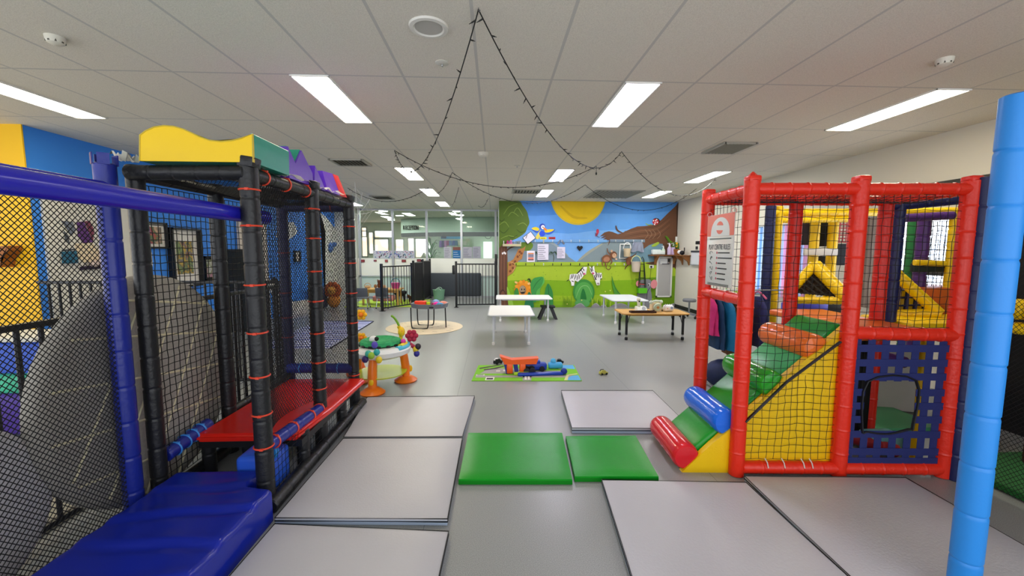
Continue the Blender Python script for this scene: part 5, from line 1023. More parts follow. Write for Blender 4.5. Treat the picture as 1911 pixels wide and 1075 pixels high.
rail((XO, 2.42, .05), (XO, 4.17, .05), BLACKPAD, .046, name='floor_rail'); rail((XB, 2.4, .05), (XB, 4.15, .05), BLACKPAD, .045, name='floor_rail')
rail((XA + .01, 2.52, .40), (XA + .01, 3.28, .335), NAVY, .042, (.08, .4, .75, .97)); rail((XB, 2.6, .3), (XB, 3.0, .34), NAVY, .045, (.2, .42, .6, .78), LTIE, seg=2); rail((-2.1, 4.12, .43), (XA, 4.1, .43), NAVY, .05, (.2, .45, .78), LTIE)
rail((XB, 3.24, .33), (-2.1, 4.15, .36), BLACKPAD, .035)
for x, y in ((XA + .02, 2.95), (XA + .02, 3.7), (XB + .05, 2.92), (-1.78, 2.9)): b = B(); pad_tube(b, (x, y, 0), (x, y, .31), .045, .2); obj('platform_leg', b, BLACKPAD, fr)
# red platform
b = B(); n = 12
prism(b, [(-2.11, 2.82, .275), (-1.40, 2.82, .275), (-1.34, 3.36, .275), (-1.31, 4.08, .275), (-2.08, 4.08, .275)], (0, 0, .06))
bmesh.ops.bevel(b, geom=[e for e in b.edges if e.calc_length() > .03 and not all(abs(f.normal.z) > .9 for f in e.link_faces)], offset=.022, segments=3, affect='EDGES')
obj('platform', b, M('#d8261a', .25, bump=.1, bscale=18), fr); b = B(); box(b, (-1.74, 3.45, .25), (.72, 1.2, .05)); obj('platform_base', b, BLACK, fr)
# nets
sag = lambda u, v: .07 * sin(pi * u) * sin(pi * v)
obj('net', net_diamond((XA, 2.55, .42), (0, 1, 0), (0, 0, 1), .71, 1.62, .026, .0022, 1.25, lambda u, v: -.1 * sin(pi * u) * (1 - v) ** 1.5), NET, fr)
obj('net', net_diamond((XA, 3.36, .36), (0, 1, 0), (0, 0, 1), .71, 1.68, .027, .0017, 1.1), NET, fr)
obj('net', net_diamond((-2.06, 4.13, .45), (1, 0, 0), (0, 0, 1), .59, 1.56, .027, .0019, 1.5), NET, fr)
obj('net', net_diamond((XB, .77, .03), (0, 1, 0), (0, 0, 1), 1.56, 1.9, .028, .0024, 1.05), NET, fr)
obj('net', net_diamond((XB, 2.56, 2.06), (1, 0, 0), (0, 1, 0), .68, 1.5, .026, .0018, 1.2, lambda u, v: -.06 * sin(pi * u) * sin(pi * v)), NET, fr)
obj('net', net_square((XB, 2.59, .12), (0, 1, 0), (0, 0, 1), .62, 1.9, .048, .003, .004), NET, fr); obj('net', net_square((XB, 3.29, .36), (0, 1, 0), (0, 0, 1), .82, 1.66, .05, .003, .004), NET, fr)
obj('net', net_square((XA + .03, 2.54, .09), (0, 1, 0), (0, 0, 1), .74, .27, .045, .002, .003), NET, fr); obj('net', net_square((XA + .03, 3.36, .09), (0, 1, 0), (0, 0, 1), .72, .2, .045, .002, .003), NET, fr)
# blue floor pad with creases
b = B(); nx, ny = 26, 60; X0, X1, Y0, Y1, HH = -2.06, -1.335, .9, 2.60, .2; g = {}
def padz(u, v):
    e = min(u, 1 - u) * (X1 - X0); f = min(v, 1 - v) * (Y1 - Y0); r_ = .03; z = HH
    for q in (e, f):
        if q < r_: z -= r_ - math.sqrt(max(0, r_ * r_ - (r_ - q) ** 2))
    yy = v * (Y1 - Y0)
    for c_, am, sl in ((1.47, .006, .05), (1.24, .009, .1), (1.0, .008, -.03), (.74, .008, .07), (.46, .007, .02), (.2, .007, .05)):
        d = yy - c_ - sl * (u - .5) - .012 * sin(u * 7 + c_ * 9); z -= 1.8 * am * math.exp(-(d / .02) ** 2) * min(1, 1.4 * (.25 + u)); z += am * 1.1 * math.exp(-((d - .05) / .04) ** 2)
    return z
def xr_(v):
    y = Y0 + v * (Y1 - Y0); t_ = min(1, max(0, (y - 2.36) / .06)); t_ = t_ * t_ * (3 - 2 * t_); return X1 - .175 * t_
US = [0, .004, .012, .025, .04] + [.04 + .92 * k / 16 for k in range(1, 16)] + [.96, .975, .988, .996, 1]
VS = [0, .003, .008, .015] + [.015 + .97 * k / 70 for k in range(1, 70)] + [.985, .992, .997, 1]
for i, u in enumerate(US):
    for j, v in enumerate(VS): g[i, j] = b.verts.new((X0 + u * (xr_(v) - X0), Y0 + v * (Y1 - Y0), padz(u, v)))
I, J = len(US), len(VS)
for i in range(I - 1):
    for j in range(J - 1): b.faces.new((g[i, j], g[i + 1, j], g[i + 1, j + 1], g[i, j + 1]))
ring = [(i, 0) for i in range(I - 1)] + [(I - 1, j) for j in range(J - 1)] + [(i, J - 1) for i in range(I - 1, 0, -1)] + [(0, j) for j in range(J - 1, 0, -1)]
lo = [b.verts.new((g[k].co.x, g[k].co.y, .002)) for k in ring]
for k in range(len(ring)): b.faces.new((g[ring[k]], g[ring[(k + 1) % len(ring)]], lo[(k + 1) % len(ring)], lo[k]))
b.faces.new(lo[::-1])
tag(obj('floor_pad', b, M('#16289e', .22, bump=.12, bscale=12), ang=60), 'thick glossy royal blue floor pad inside the front of the left play frame', 'pad')
b = B(); cyl(b, (-1.5, 2.62, .29), (-1.5, 2.66, .29), .06, .06, 18); tag(obj('foam_disc', b, M('#2a8fe0', .3)), 'light blue round foam end peeking out beside the first black post', 'foam shape')
b = B(); rbox(b, (-1.58, 2.72, .15), (.25, .22, .24), .03, 3); tag(obj('foam_block', b, M('#2f5fd6', .3)), 'bright blue foam block behind the low net under the platform', 'foam shape')
# ---------------------------------------------------------------- foam shapes on top
zt = 2.13; YEL = vinyl('#f6cc04', .35); TEAL = vinyl('#1f9a82', .35); PUR = vinyl('#6a3cc0', .35)
yf = 2.44; A = ay(262, 318, yf); D = ay(473, 309, yf)
prof = [(ay(px, py, yf).x, ay(px, py, yf).z) for px, py in ((261, 252), (272, 244), (288, 237), (306, 234.5), (325, 236), (342, 241), (358, 248), (374, 256), (392, 262), (412, 264), (432, 262.5), (450, 258), (471, 250))]
z0 = zt; xl, xr = A.x, ay(472, 300, yf).x
t = thing('wave_block', 'yellow and teal wave-topped soft block lying on top of the black frame', 'foam shape', ((xl + xr) / 2, yf, z0))
b = B(); prism(b, [(xl, yf + .012, z0)] + [(x, yf + .012, z) for x, z in prof] + [(xr, yf + .012, z0)], (0, .4, 0)); obj('body', b, TEAL, t, ang=25)
b = B(); prism(b, [(xl - .003, yf, z0)] + [(x, yf, z + .002) for x, z in prof] + [(xr + .003, yf, z0)], (0, .012, 0)); obj('front_panel', b, YEL, t)
b = B(); tube(b, [(xr, yf, z0)] + [(x, yf, z) for x, z in prof[::-1]] + [(xl, yf, z0)], .004, 6); obj('piping', b, M('#c9b23a', .4), t); b = B(); tube(b, [(xr, yf, prof[-1][1]), (xr, yf + .41, prof[-1][1])], .004, 6); obj('seam', b, M('#7fc9b8', .4), t)
x0, x1 = -1.58, -1.43; y0, y1 = 2.95, 3.32
t = thing('valley_block', 'purple soft block with a teal V-notch on top of the black frame', 'foam shape', ((x0 + x1) / 2, (y0 + y1) / 2, z0))
b = B(); prism(b, [(x1, y0, z0), (x1, y0, z0 + .215), (x1, 3.05, z0 + .12), (x1, 3.15, z0 + .235), (x1, y1, z0 + .1), (x1, y1, z0)], (x0 - x1, 0, 0)); obj('body', b, PUR, t); b = B(); m_ = (y0 + y1) / 2
prism(b, [(x1 - .012, y0 + .003, z0 + .2), (x1 - .012, 3.05, z0 + .11), (x1 - .012, 3.145, z0 + .22), (x1 - .012, 3.15, z0 + .241), (x1 - .012, 3.05, z0 + .127), (x1 - .012, y0 + .003, z0 + .219)], (x0 - x1 + .024, 0, 0)); obj('teal_top', b, TEAL, t)
b = B(); prism(b, [(-1.43, 3.34, z0), (-1.43, 3.37, z0 + .17), (-1.43, 3.5, z0 + .06), (-1.43, 3.56, z0)], (-.3, 0, 0)); tag(obj('wedge_block', b, PUR), 'small purple wedge block between the V-notched and red-ended blocks', 'foam shape')
t = thing('ramp_block', 'purple soft ramp with a red end at the far end of the frame top', 'foam shape', (-1.55, 3.7, z0)); b = B(); prism(b, [(-1.42, 3.58, z0), (-1.46, 3.58, z0 + .17), (-1.46, 3.8, z0 + .185), (-1.42, 3.86, z0)], (-.26, 0, 0)); obj('body', b, PUR, t); b = B(); prism(b, [(-1.42, 3.865, z0), (-1.46, 3.805, z0 + .185), (-1.46, 3.93, z0 + .19), (-1.41, 4.0, z0)], (-.26, 0, 0)); obj('red_end', b, vinyl('#d8282c', .35), t)
def sheetmesh(P, n=10, amp=.02, seed=1, th=.004):
    b = B(); rr = random.Random(seed); g = {}
    for i in range(n + 1):
        for j in range(5):
            u, v = i / n, j / 4; p = (P[0] * (1 - u) + P[1] * u) * (1 - v) + (P[3] * (1 - u) + P[2] * u) * v; g[i, j] = b.verts.new(p + Vector((0, 0, rr.uniform(0, amp))))
    for i in range(n):
        for j in range(4): b.faces.new((g[i, j], g[i + 1, j], g[i + 1, j + 1], g[i, j + 1]))
    bmesh.ops.solidify(b, geom=b.faces[:], thickness=th); return b
PL = M('#eeedeb', .25)
tag(obj('plastic_sheet', sheetmesh([Vector(v) for v in ((-1.41, 2.56, 2.128), (-1.40, 3.95, 2.128), (-1.52, 3.95, 2.118), (-1.5, 2.56, 2.118))], 22, .035, 3), PL), 'crumpled clear plastic sheet along the top edge of the black frame', 'sheet')
tag(obj('plastic_sheet', sheetmesh([Vector(v) for v in ((-2.17, 2.44, 2.13), (-2.1, 2.44, 2.13), (-2.1, 2.56, 2.13), (-2.18, 2.56, 2.13))], 6, .06, 5), PL), 'small scrap of clear plastic beside the left end of the wave block', 'sheet')
# ---------------------------------------------------------------- round quilted mats behind the net
def quilt(c, Rr, d, tilt, col, line, label, seed, lines=True):
    t = thing('round_mat', label, 'mat', (c[0], c[1], 0)); b = B(); n = 56; cx, cy, cz = c
    prof = [(.0, d / 2 + .012), (Rr * .5, d / 2 + .01), (Rr * .9, d / 2), (Rr * .97, d * .4), (Rr, d * .15), (Rr, -d * .15), (Rr * .97, -d * .4), (Rr * .9, -d / 2), (0, -d / 2)]
    rot = Matrix.Rotation(tilt, 3, 'Y')
    def pt(r, a, h): return Vector((cx, cy, cz)) + rot @ Vector((h, r * cos(a), r * sin(a)))
    rings = [[b.verts.new(pt(max(r, .002), 2 * pi * k / n, h)) for k in range(n)] for r, h in prof]
    for A_, B_ in zip(rings, rings[1:]):
        for k in range(n): b.faces.new((A_[k], A_[(k + 1) % n], B_[(k + 1) % n], B_[k]))
    b.faces.new(rings[0]); b.faces.new(rings[-1][::-1])
    obj('cover', b, M(col, .85, var=.18, vscale=60, bump=.3, bscale=130), t, ang=60)
    if lines:
        b = B(); h = d / 2 + .013
        for a_, off in ((R(62), -.4), (R(62), -.16), (R(62), .1), (R(62), .36), (R(-9), -.46), (R(-9), -.2), (R(-9), .07), (R(-9), .33), (R(-9), .55)):
            dr = Vector((0, cos(a_), sin(a_))); nr = Vector((0, -sin(a_), cos(a_))); L = math.sqrt(max(0, (Rr * .93) ** 2 - off ** 2)); P = []
            for k in range(13):
                q = nr * off + dr * (L * (k / 6 - 1)); rad = q.length / Rr; hh = d / 2 + (.012 - .012 * rad) + .002; P.append(Vector((cx, cy, cz)) + rot @ Vector((hh, q.y, q.z)))
            ringed(b, P, .0075, 5, True, 0, False, (1, 1))
        obj('stitched_lines', b, M(line, .7), t)
    return t
quilt((-2.28, 2.72, .735), .73, .11, 0, '#b0aba2', '#efe8c4', 'large round grey mat with cream lines standing behind the left net', 1)
quilt((-2.33, 1.68, .43), .43, .1, 0, '#cfcdd0', '#d5cda6', 'lower paler grey round mat at the bottom left behind the net', 2, False)
# ---------------------------------------------------------------- left side background
def onL(px, py, d=.02): p = ax(px, py, XL); p.x = XL + d; return p
y0, y1 = ax(84, 470, XL).y, 6.28
b = B(); box(b, (XL + .015, (y0 + y1) / 2, 1.15), (.03, y1 - y0, 2.3)); wb = obj('display_panel', b, M('#dcdad2', .5)); tag(wb, 'large white display panel on the blue left wall, seen through the blue-framed net', 'panel')
def Lpoly(pts, col, name, par, d=.034, label=None):
    b = B(); prism(b, [onL(x, y, d) for x, y in pts], (.006, 0, 0)); return obj(name, b, M(col, .6), par, label=label)
Lpoly([(138, 415), (150, 413), (162, 440), (168, 452), (150, 455), (140, 440)], '#5b2d78', 'printed_shape', wb); Lpoly([(152, 413), (162, 412), (170, 430), (168, 450), (160, 430)], '#7a3550', 'printed_shape', wb); Lpoly([(108, 412), (130, 414), (135, 430), (128, 440), (118, 425)], '#6e7686', 'printed_shape', wb); Lpoly([(113, 430), (122, 440), (124, 455), (116, 450)], '#4d535c', 'printed_shape', wb); Lpoly([(134, 455), (165, 452), (182, 470), (176, 488), (150, 490), (138, 475)], '#e3d3b4', 'printed_shape', wb)
b = B(); prism(b, [onL(x, y, .05) for x, y in ((106, 470), (132, 468), (136, 491), (108, 492))], (.02, 0, 0)); o = obj('wall_plaque', b, M('#19607f', .5)); tag(o, 'teal plaque on the white display panel behind the net', 'plaque'); Lpoly([(107, 466), (131, 464), (131, 467), (107, 469)], '#39424c', 'top_bar', o, .05)
b = B(); P = smooth([onL(x, y, .05) for x, y in ((144, 501), (158, 499.5), (172, 499), (184, 497), (192, 494))], 4, False); ringed(b, P, .03, 8, True, 0, False, (1, .8)); o = obj('picture_ledge', b, M('#2e2140', .5)); tag(o, 'dark purple curved ledge on the white display panel', 'ledge')
b = B(); ball(b, onL(183, 491, .09), .05, 10); tag(obj('ornament', b, M('#d6442f', .5)), 'small red ornament on the dark purple ledge', 'ornament'); b = B(); ball(b, onL(163, 492, .09), .05, 10, (1, 1, .9)); tag(obj('ornament', b, M('#c9b6b0', .5)), 'small pale ornament on the dark purple ledge', 'ornament')
def wall_frame(x0, x1, y0, y1, fcol, mcol, cols, label, mt=.1, dpt=.06, name='framed_picture'):
    ya, yb = ax(x0, y0, XL).y, ax(x1, y0, XL).y; xm = (x0 + x1) / 2; za, zb_ = ax(xm, y0, XL).z, ax(xm, y1, XL).z; yc, zc, w_, h_ = (ya + yb) / 2, (za + zb_) / 2, abs(yb - ya), abs(za - zb_)
    t = thing(name, label, 'picture', (XL, yc, zc)); b = B()
    for s_ in (-1, 1): box(b, (XL + dpt / 2, yc + s_ * (w_ / 2 - .015), zc), (dpt, .03, h_)); box(b, (XL + dpt / 2, yc, zc + s_ * (h_ / 2 - .015)), (dpt, w_, .03))
    obj('frame', b, M(fcol, .4), t); b = B(); box(b, (XL + .012, yc, zc), (.02, w_ - .04, h_ - .04)); obj('mount', b, M(mcol, .6), t)
    rr = random.Random(int(x0)); iw, ih = w_ * (1 - 2 * mt) - .04, h_ * (1 - 2 * mt) - .04; nx, nz = 4, 5; L = {}
    bb = B(); box(bb, (XL + .025, yc, zc), (.006, iw, ih)); obj('picture_print', bb, art(cols, 4.5, x0), t)
    return t
MIX = ('#8a4a3a', '#5a4a7a', '#b04a3a', '#4a7a4a', '#6a5f58', '#c9a78a'); MIX2 = ('#5f6a5a', '#8aa05a', '#4f5a55', '#c9a53a', '#6a7a7a', '#9a4a3a', '#3a4a3a')
wall_frame(250, 305, 414, 464, '#17181c', '#e2dfd8', MIX, 'black-framed colourful picture high on the blue wall beside the black corner post', .13); wall_frame(309, 365, 426, 536, '#15161a', '#e6e3dd', MIX2, 'tall black-framed picture with wide white mount on the blue wall', .2, .1)
wall_frame(376, 400, 478, 524, '#121317', '#1a1b20', ('#b8c8d0', '#c08aa0', '#7a8a5a', '#d8d8d8', '#4a5a6a'), 'small black-framed picture lower right of the tall one', .1)
b = B(); prism(b, [onL(x, y, .012) for x, y in ((270, 471), (281, 471), (283, 497), (271, 497))], (.006, 0, 0)); tag(obj('wall_card', b, M('#e4e0da', .7)), 'small white card under the first picture on the blue wall', 'card')
# doorway strip, far wall frame, cloud stickers
b = B(); ya, yb = ax(441, 450, XL).y, ax(494, 450, XL).y; box(b, (XL + .035, (ya + yb) / 2, 1.25), (.04, yb - ya, 2.5)); tag(obj('cream_panel', b, M('#d9cfc4', .7)), 'cream upright panel on the blue wall behind the first black post', 'panel')
b = B(); q0, q1 = ax(424, 465, XL), ax(444, 470, XL); box(b, (XL + .25, (q0.y + q1.y) / 2, q0.z / 2), (.4, .55, q0.z)); o = obj('cupboard', b, M('#2b2c28', .6)); tag(o, 'dark narrow cupboard against the blue wall beside the cream panel', 'cupboard'); b = B(); box(b, (XL + .46, (q0.y + q1.y) / 2, q0.z / 2), (.02, .46, q0.z - .12)); od = obj('door', b, M('#33342e', .5), o); b = B(); cyl(b, (XL + .475, (q0.y + q1.y) / 2 + .15, .95), (XL + .49, (q0.y + q1.y) / 2 + .15, .95), .02, .02, 10); obj('knob', b, STEEL, od)
for pts, l in ((((512, 440), (520, 432), (530, 428), (537, 415), (546, 414), (552, 424), (553, 435), (540, 446), (520, 447)), 'white cloud shape on the blue wall, nearer one behind the black net'), (((596, 396), (606, 404), (616, 416), (622, 424), (640, 430), (640, 560), (606, 560), (604, 460), (600, 440), (606, 430)), 'large white painted cloud column on the far end of the blue wall')):
    b = B(); prism(b, [onL(x, y, .012) for x, y in pts], (.008, 0, 0)); tag(obj('wall_cloud', b, M('#e3e4dd', .7)), l, 'wall sticker')
wall_frame(547, 557, 468, 489, '#17181c', '#d9d2cc', ('#b09a90', '#c9bdb5'), 'small black-framed picture far along the blue wall behind the net', .25)
p = ax(614, 462, XL); b = B(); ball(b, (XL + .06, p.y, p.z), .16, 12, (.3, 1, 1)); ball(b, (XL + .1, p.y + .2, p.z + .1), .08, 8); tag(obj('wall_motif', b, M('#4c79c0', .6)), 'small blue fish-like motif on the white cloud column', 'wall sticker')
# toys near the far left wall
p = Vector((-4.55, 11.6, 0)); t = thing('lion_toy', 'orange plush lion on the floor by the far blue wall', 'toy', p); b = B(); ball(b, p + Vector((0, 0, .2)), .2, 12, (.9, .9, 1)); obj('body', b, cloth('#d98a2a'), t); b = B()
for k in range(10): a = k * .63; ball(b, p + Vector((.17 * cos(a), -.05, .5 + .17 * sin(a))), .08, 8)
obj('mane', b, cloth('#c25a10'), t); b = B(); ball(b, p + Vector((0, -.12, .5)), .12, 10); obj('head', b, cloth('#e8a23c'), t)
p = Vector((-4.95, 11.5, 0)); b = B(); rbox(b, p + Vector((0, 0, .3)), (.42, .4, .58), .06, 3); tag(obj('floor_cushion', b, M('#3a3f5a', .8, var=.7, vscale=12)), 'dark patterned cushion beside the orange plush lion', 'cushion')
p = Vector((-3.6, 7.6, 0)); t = thing('rocking_horse', 'white toy horse with black mane behind the play frame net', 'toy', p); b = B(); ringed(b, smooth([p + Vector(v) for v in ((.35, 0, .5), (.15, 0, .55), (-.15, 0, .52), (-.32, 0, .62), (-.42, 0, .9), (-.5, 0, 1.0), (-.62, 0, .88))], 4, False), [.1] + [.16] * 9 + [.14, .13, .12, .11, .1, .1, .1, .1, .1, .09, .09, .08, .07, .07, .06], 12); obj('body', b, M('#dedcd8', .6), t)
for x in (-.22, .25):
    for y in (-.1, .1): b = B(); cyl(b, p + Vector((x, y, .48)), p + Vector((x * 1.2, y * 1.2, .0)), .055, .045, 10); obj('leg', b, M('#dedcd8', .6), t)
b = B(); ringed(b, [p + Vector(v) for v in ((-.28, 0, .75), (-.38, 0, 1.0), (-.47, 0, 1.1))], [.05, .06, .05], 8); obj('mane', b, M('#18181a', .8), t)
# alcove behind the fence: soft pit
t = thing('soft_pit', 'blue padded pit wall with green and purple panels behind the left fence', 'soft play pit', (-4.5, 3.6, 0)); b = B(); rbox(b, (-4.55, 3.75, .86), (1.3, .4, .04), .01, 2); obj('white_ledge', b, M('#d8d5cc', .6), t)
b = B(); rbox(b, (-4.55, 3.75, .42), (1.3, .25, .83), .04, 3); obj('blue_wall', b, M('#1f4fc0', .4), t); b = B(); rbox(b, (-4.55, 3.6, .47), (1.28, .12, .17), .04, 3); obj('green_pad', b, M('#3fb08c', .5, var=.6, vscale=7), t); b = B(); rbox(b, (-4.55, 3.56, .22), (1.24, .12, .36), .05, 3); obj('purple_pad', b, M('#4a2f92', .5), t)
b = B(); sq = [ay(px, py, 4.88) for px, py in ((2, 461), (42, 459), (42, 466), (30, 480), (28, 498), (18, 484), (2, 467))]; prism(b, sq, (0, -.14, 0)); tag(obj('corner_shelf', b, M('#9a5a1c', .6)), 'small brown wooden shelf on the yellow wall at the far left', 'shelf')
b = B(); rbox(b, (-3.1, 2.2, .01), (1.05, 2.4, .018), .006, 2); tag(obj('floor_rug', b, M('#b9b3a2', .95, var=.1, vscale=40)), 'pale beige rug on the floor behind the left fence', 'rug')
# ================================================================ RED PLAY FRAME (right)
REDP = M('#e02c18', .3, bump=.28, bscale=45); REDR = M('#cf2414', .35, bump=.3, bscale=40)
rf = thing('soft_play_frame', 'red padded play frame with black nets and foam stairs on the right', 'play frame', (1.765, 2.75, 0), R(-3.0))
def rl(name, b, mat, par=None, **k): return obj(name, b, mat, par or rf, True, **k)
LX = (0, .737, 1.487); DY = .63; ZR = 2.115
for x in LX:
    for y in (0, DY):
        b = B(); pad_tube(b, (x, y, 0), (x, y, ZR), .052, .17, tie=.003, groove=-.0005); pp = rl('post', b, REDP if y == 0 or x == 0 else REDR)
        b = B(); rbox(b, (x, y, ZR + .004), (.085, .085, .05), .014, 2); 
        if x == 0 and y == 0: cyl(b, (x, y, ZR + .02), (x, y, ZR + .055), .04, .006, 6)
        rl('post_cap', b, REDP, pp)
def rrail(a, c, r=.042, seg=.13, mat=None): b = B(); pad_tube(b, a, c, r, seg, tie=.003, groove=-.001); return rl('rail', b, mat or REDP)
zt_ = 2.055
for y in (0, DY): rrail((0, y, zt_), (LX[1], y, zt_)); rrail((LX[1], y, zt_), (LX[2], y, zt_))
for x in LX: rrail((x, 0, zt_ + .0), (x, DY, zt_), .04)
rrail((0, .03, 1.285), (0, DY, 1.285), .043, .2); rrail((LX[1] + .02, 0, 1.06), (LX[2], 0, 1.045), .047, .12); rrail((.03, 0, .06), (LX[1], 0, .06), .045, .14); rrail((LX[1], 0, .06), (LX[2], 0, .06), .045, .14); rrail((LX[1], DY, .06), (LX[2], DY, .06), .045, .14)
rl('net', net_square((.05, 0, .12), (1, 0, 0), (0, 0, 1), .64, 1.9, .053, .0021, .005, lambda u, v: .035 * sin(pi * u) * sin(pi * v) * sin(7 * u)), NET)
rl('net', net_square((LX[1] + .05, 0, 1.1), (1, 0, 0), (0, 0, 1), .66, .92, .053, .0021, .005, lambda u, v: .02 * sin(pi * u)), NET)
rl('net', net_square((0, .05, 1.32), (0, 1, 0), (0, 0, 1), .53, .7, .053, .002, .004), NET); rl('net', net_square((.05, .05, 2.05), (1, 0, 0), (0, 1, 0), 1.38, .53, .055, .002, .006, lambda u, v: -.05 * sin(pi * v)), NET)
rl('net', net_square((0, .05, .3), (0, 1, 0), (0, 0, 1), .53, .95, .055, .0018, .004), NET) if False else None
for k, (px, pz) in enumerate(((.2, .1), (.32, .1), (.46, .1), (.52, .1))): b = B(); tube(b, [(px, -.005, pz + .03), (px + .004, -.03, pz + .008), (px + .002, -.048, pz - .022)], .004, 5); rl('white_tie', b, M('#d9d5d0', .4))
# orange platform at the top of the stairs
b = B(); rbox(b, (1.1, .33, 1.02), (.78, .6, .06), .02, 3); rl('platform', b, M('#e0691e', .3, bump=.1, bscale=18)); b = B(); rbox(b, (1.22, .95, 1.02), (.54, .6, .06), .02, 3); rl('platform', b, M('#e0691e', .3, bump=.1, bscale=18))
# navy webbing panel with the crawl hole
WEB = M('#1d2764', .7, bump=.2, bscale=300); b = B(); w = .052
hx0, hx1, hz0, hz1 = .875, 1.235, .33, .72
yw = lambda i, j: -.012 if (i + j) % 2 else -.004
for x in (.80, .90, 1.0, 1.105, 1.21, 1.31, 1.40):
    if hx0 < x < hx1: segs = ((.1, hz0 + .01), (hz1 - .01, 1.02))
    else: segs = ((.1, 1.02),)
    for s_ in segs: box(b, (x, -.006, (s_[0] + s_[1]) / 2), (w, .003, s_[1] - s_[0]))
for z in (.95, .845, .745, .63, .53, .43, .32, .19, .12):
    if hz0 < z < hz1: segs = ((.77, hx0), (hx1, 1.44))
    else: segs = ((.77, 1.44),)
    for s_ in segs: box(b, ((s_[0] + s_[1]) / 2, -.012, z), (s_[1] - s_[0], .003, w))
rl('webbing', b, WEB); b = B(); hc = [(hx0, hz0 + .03), (hx0 + .01, hz1 - .01), (hx1 - .01, hz1), (hx1, hz0 + .06), (hx1 - .03, hz0 + .03), ((hx0 + hx1) / 2, hz0 - .005), (hx0 + .04, hz0 + .01)]
ringed(b, smooth([(x, -.014, z) for x, z in hc], 4), .013, 8, False, 0, True, (1, .5)); rl('hole_binding', b, M('#14161f', .6))
b = B(); P = [(.02, -.045, .42), (.3, -.035, .71), (.66, -.03, 1.0)]; ringed(b, P, .013, 8, True, 0, False, (1, .6)); rl('strap', b, BLACK)
# sign on the left face
sg = thing('rules_sign', 'white and salmon PLAY CENTRE RULES sign hung in the left side of the red frame', 'sign', (1.765, 2.75, 0), R(-3.0))
SX = -.035; sy0, sy1, sz0, sz1 = .13, .54, 1.355, 1.915
b = B(); rbox(b, (SX, (sy0 + sy1) / 2, (sz0 + sz1) / 2), (.006, sy1 - sy0, sz1 - sz0), .002, 1); obj('board', b, M('#d6d8d2', .15, coat=.6), sg, True)
def splate(pts, col, name, lay=1): b = B(); prism(b, [(SX - .003 - .0008 * lay, sy1 - u * (sy1 - sy0), sz0 + v * (sz1 - sz0)) for u, v in pts], (-.0008, 0, 0)); return obj(name, b, M(col, .3), sg, True)
splate([(.0, .7), (.0, .995), (1, .995), (1, .7)], '#e0705c', 'salmon_header'); splate([(.16, .699)] + [(.51 - .35 * cos(pi * k / 16), .7 + .255 * sin(pi * k / 16) ** .75) for k in range(1, 16)] + [(.86, .699)], '#d6d8d2', 'white_arch', 2)
def sell(cu, cv, ru, rv, col, nm, t0=0, t1=2 * pi, lay=1): splate([(cu + ru * cos(t0 + (t1 - t0) * k / 20), cv + rv * sin(t0 + (t1 - t0) * k / 20)) for k in range(20)], col, nm, lay)
sell(.5, .815, .13, .085, '#e0705c', 'logo', .1 * pi, .9 * pi, 3); sell(.5, .81, .13, .085, '#e0705c', 'logo', 1.1 * pi, 1.9 * pi, 3)
MS = Matrix.Translation(sg.location) @ Matrix.Rotation(R(-3.0), 4, 'Z')
def stext(s, u, v, size, col='#2b2d33', sq=1.0, al='CENTER'):
    y, z = sy1 - u * (sy1 - sy0), sz0 + v * (sz1 - sz0); text('lettering', s, size, M(col, .5), MS @ basis((SX - .0052, y, z), (0, -1, 0), (0, 0, 1)), sg, .0004, sq, al)
stext('PLAY CENTRE RULES', .5, .545, .058, '#3a3d46', .62)
splate([(.12, .655), (.12, .672), (.92, .668), (.92, .652)], '#5c6662', 'small_print')
for k, (v, wd) in enumerate(((.455, .42), (.36, .5), (.27, .3), (.18, .34), (.1, .3), (.035, .3))):
    v = .46 - k * .072; splate([(.47, v), (.47, v + .016), (.47 + wd, v + .016), (.47 + wd, v)], '#26282c', 'rule_text'); splate([(.41, v - .006), (.41, v + .024), (.445, v + .024), (.445, v - .006)], '#c2455a', 'red_bullet')
    b = B(); cu, cv = .2 + .03 * (k % 2), v + .005; P = [(SX - .005, sy1 - (cu + .05 * cos(a + k)) * (sy1 - sy0), sz0 + (cv + .025 * sin(a * (1 + k % 2))) * (sz1 - sz0)) for a in [q * .5 for q in range(9)]]; tube(b, P, .0016, 4); obj('line_drawing', b, M('#5b6058', .5), sg, True)
for v in (.03, .012): splate([(.1, v), (.1, v + .009), (.9, v + .009), (.9, v)], '#3a3c40', 'small_print')
for y in (sy0 + .02, sy1 - .02): b = B(); torus(b, (SX, y, sz1 + .01), (0, 1, 0), .018, .003, 12, 5); obj('tie', b, M('#e2a29a', .4), sg, True)
# ================================================================ FOAM STAIRS
st = thing('foam_stairs', 'multicoloured foam roller stairs rising into the red play frame', 'foam stairs', (1.765, 2.75, 0), R(-3.0))
sx0, sx1, zt2 = -.385, .76, 1.06; SL = math.atan2(zt2, sx1 - sx0); ya, yb = .085, .555; dS = Vector((cos(SL), 0, sin(SL))); nS = Vector((-sin(SL), 0, cos(SL))); LS = math.hypot(sx1 - sx0, zt2)
def sp(s, n): return Vector((sx0, 0, 0)) + dS * s + nS * n
YS = M('#ecbf08', .4, bump=.15, bscale=90)
pr_ = [sp(0, 0)]
edge = [(0, 0), (.3, .018), (.52, .012), (.56, .03), (.72, .03), (.9, .022), (1.0, .05), (1.2, .05), (1.35, .035), (1.45, .045), (LS, .045)]
for y, nm in ((ya - .06, 'side_panel'),):
    b = B(); P = [sp(s, n) for s, n in edge]; P = [Vector((p.x, y, max(p.z, 0.0))) for p in P] + [Vector((sx1 + .02, y, 0))]; prism(b, P, (0, .05, 0)); obj(nm, b, YS, st, True)
GRN = ['#0b8f22', '#0a8a22', '#3aa860', '#0b8a2c']; RL = [('#d3222c', .10), ('#1f6ae0', .49), ('#2fa02c', .92), ('#e8702a', 1.32)]
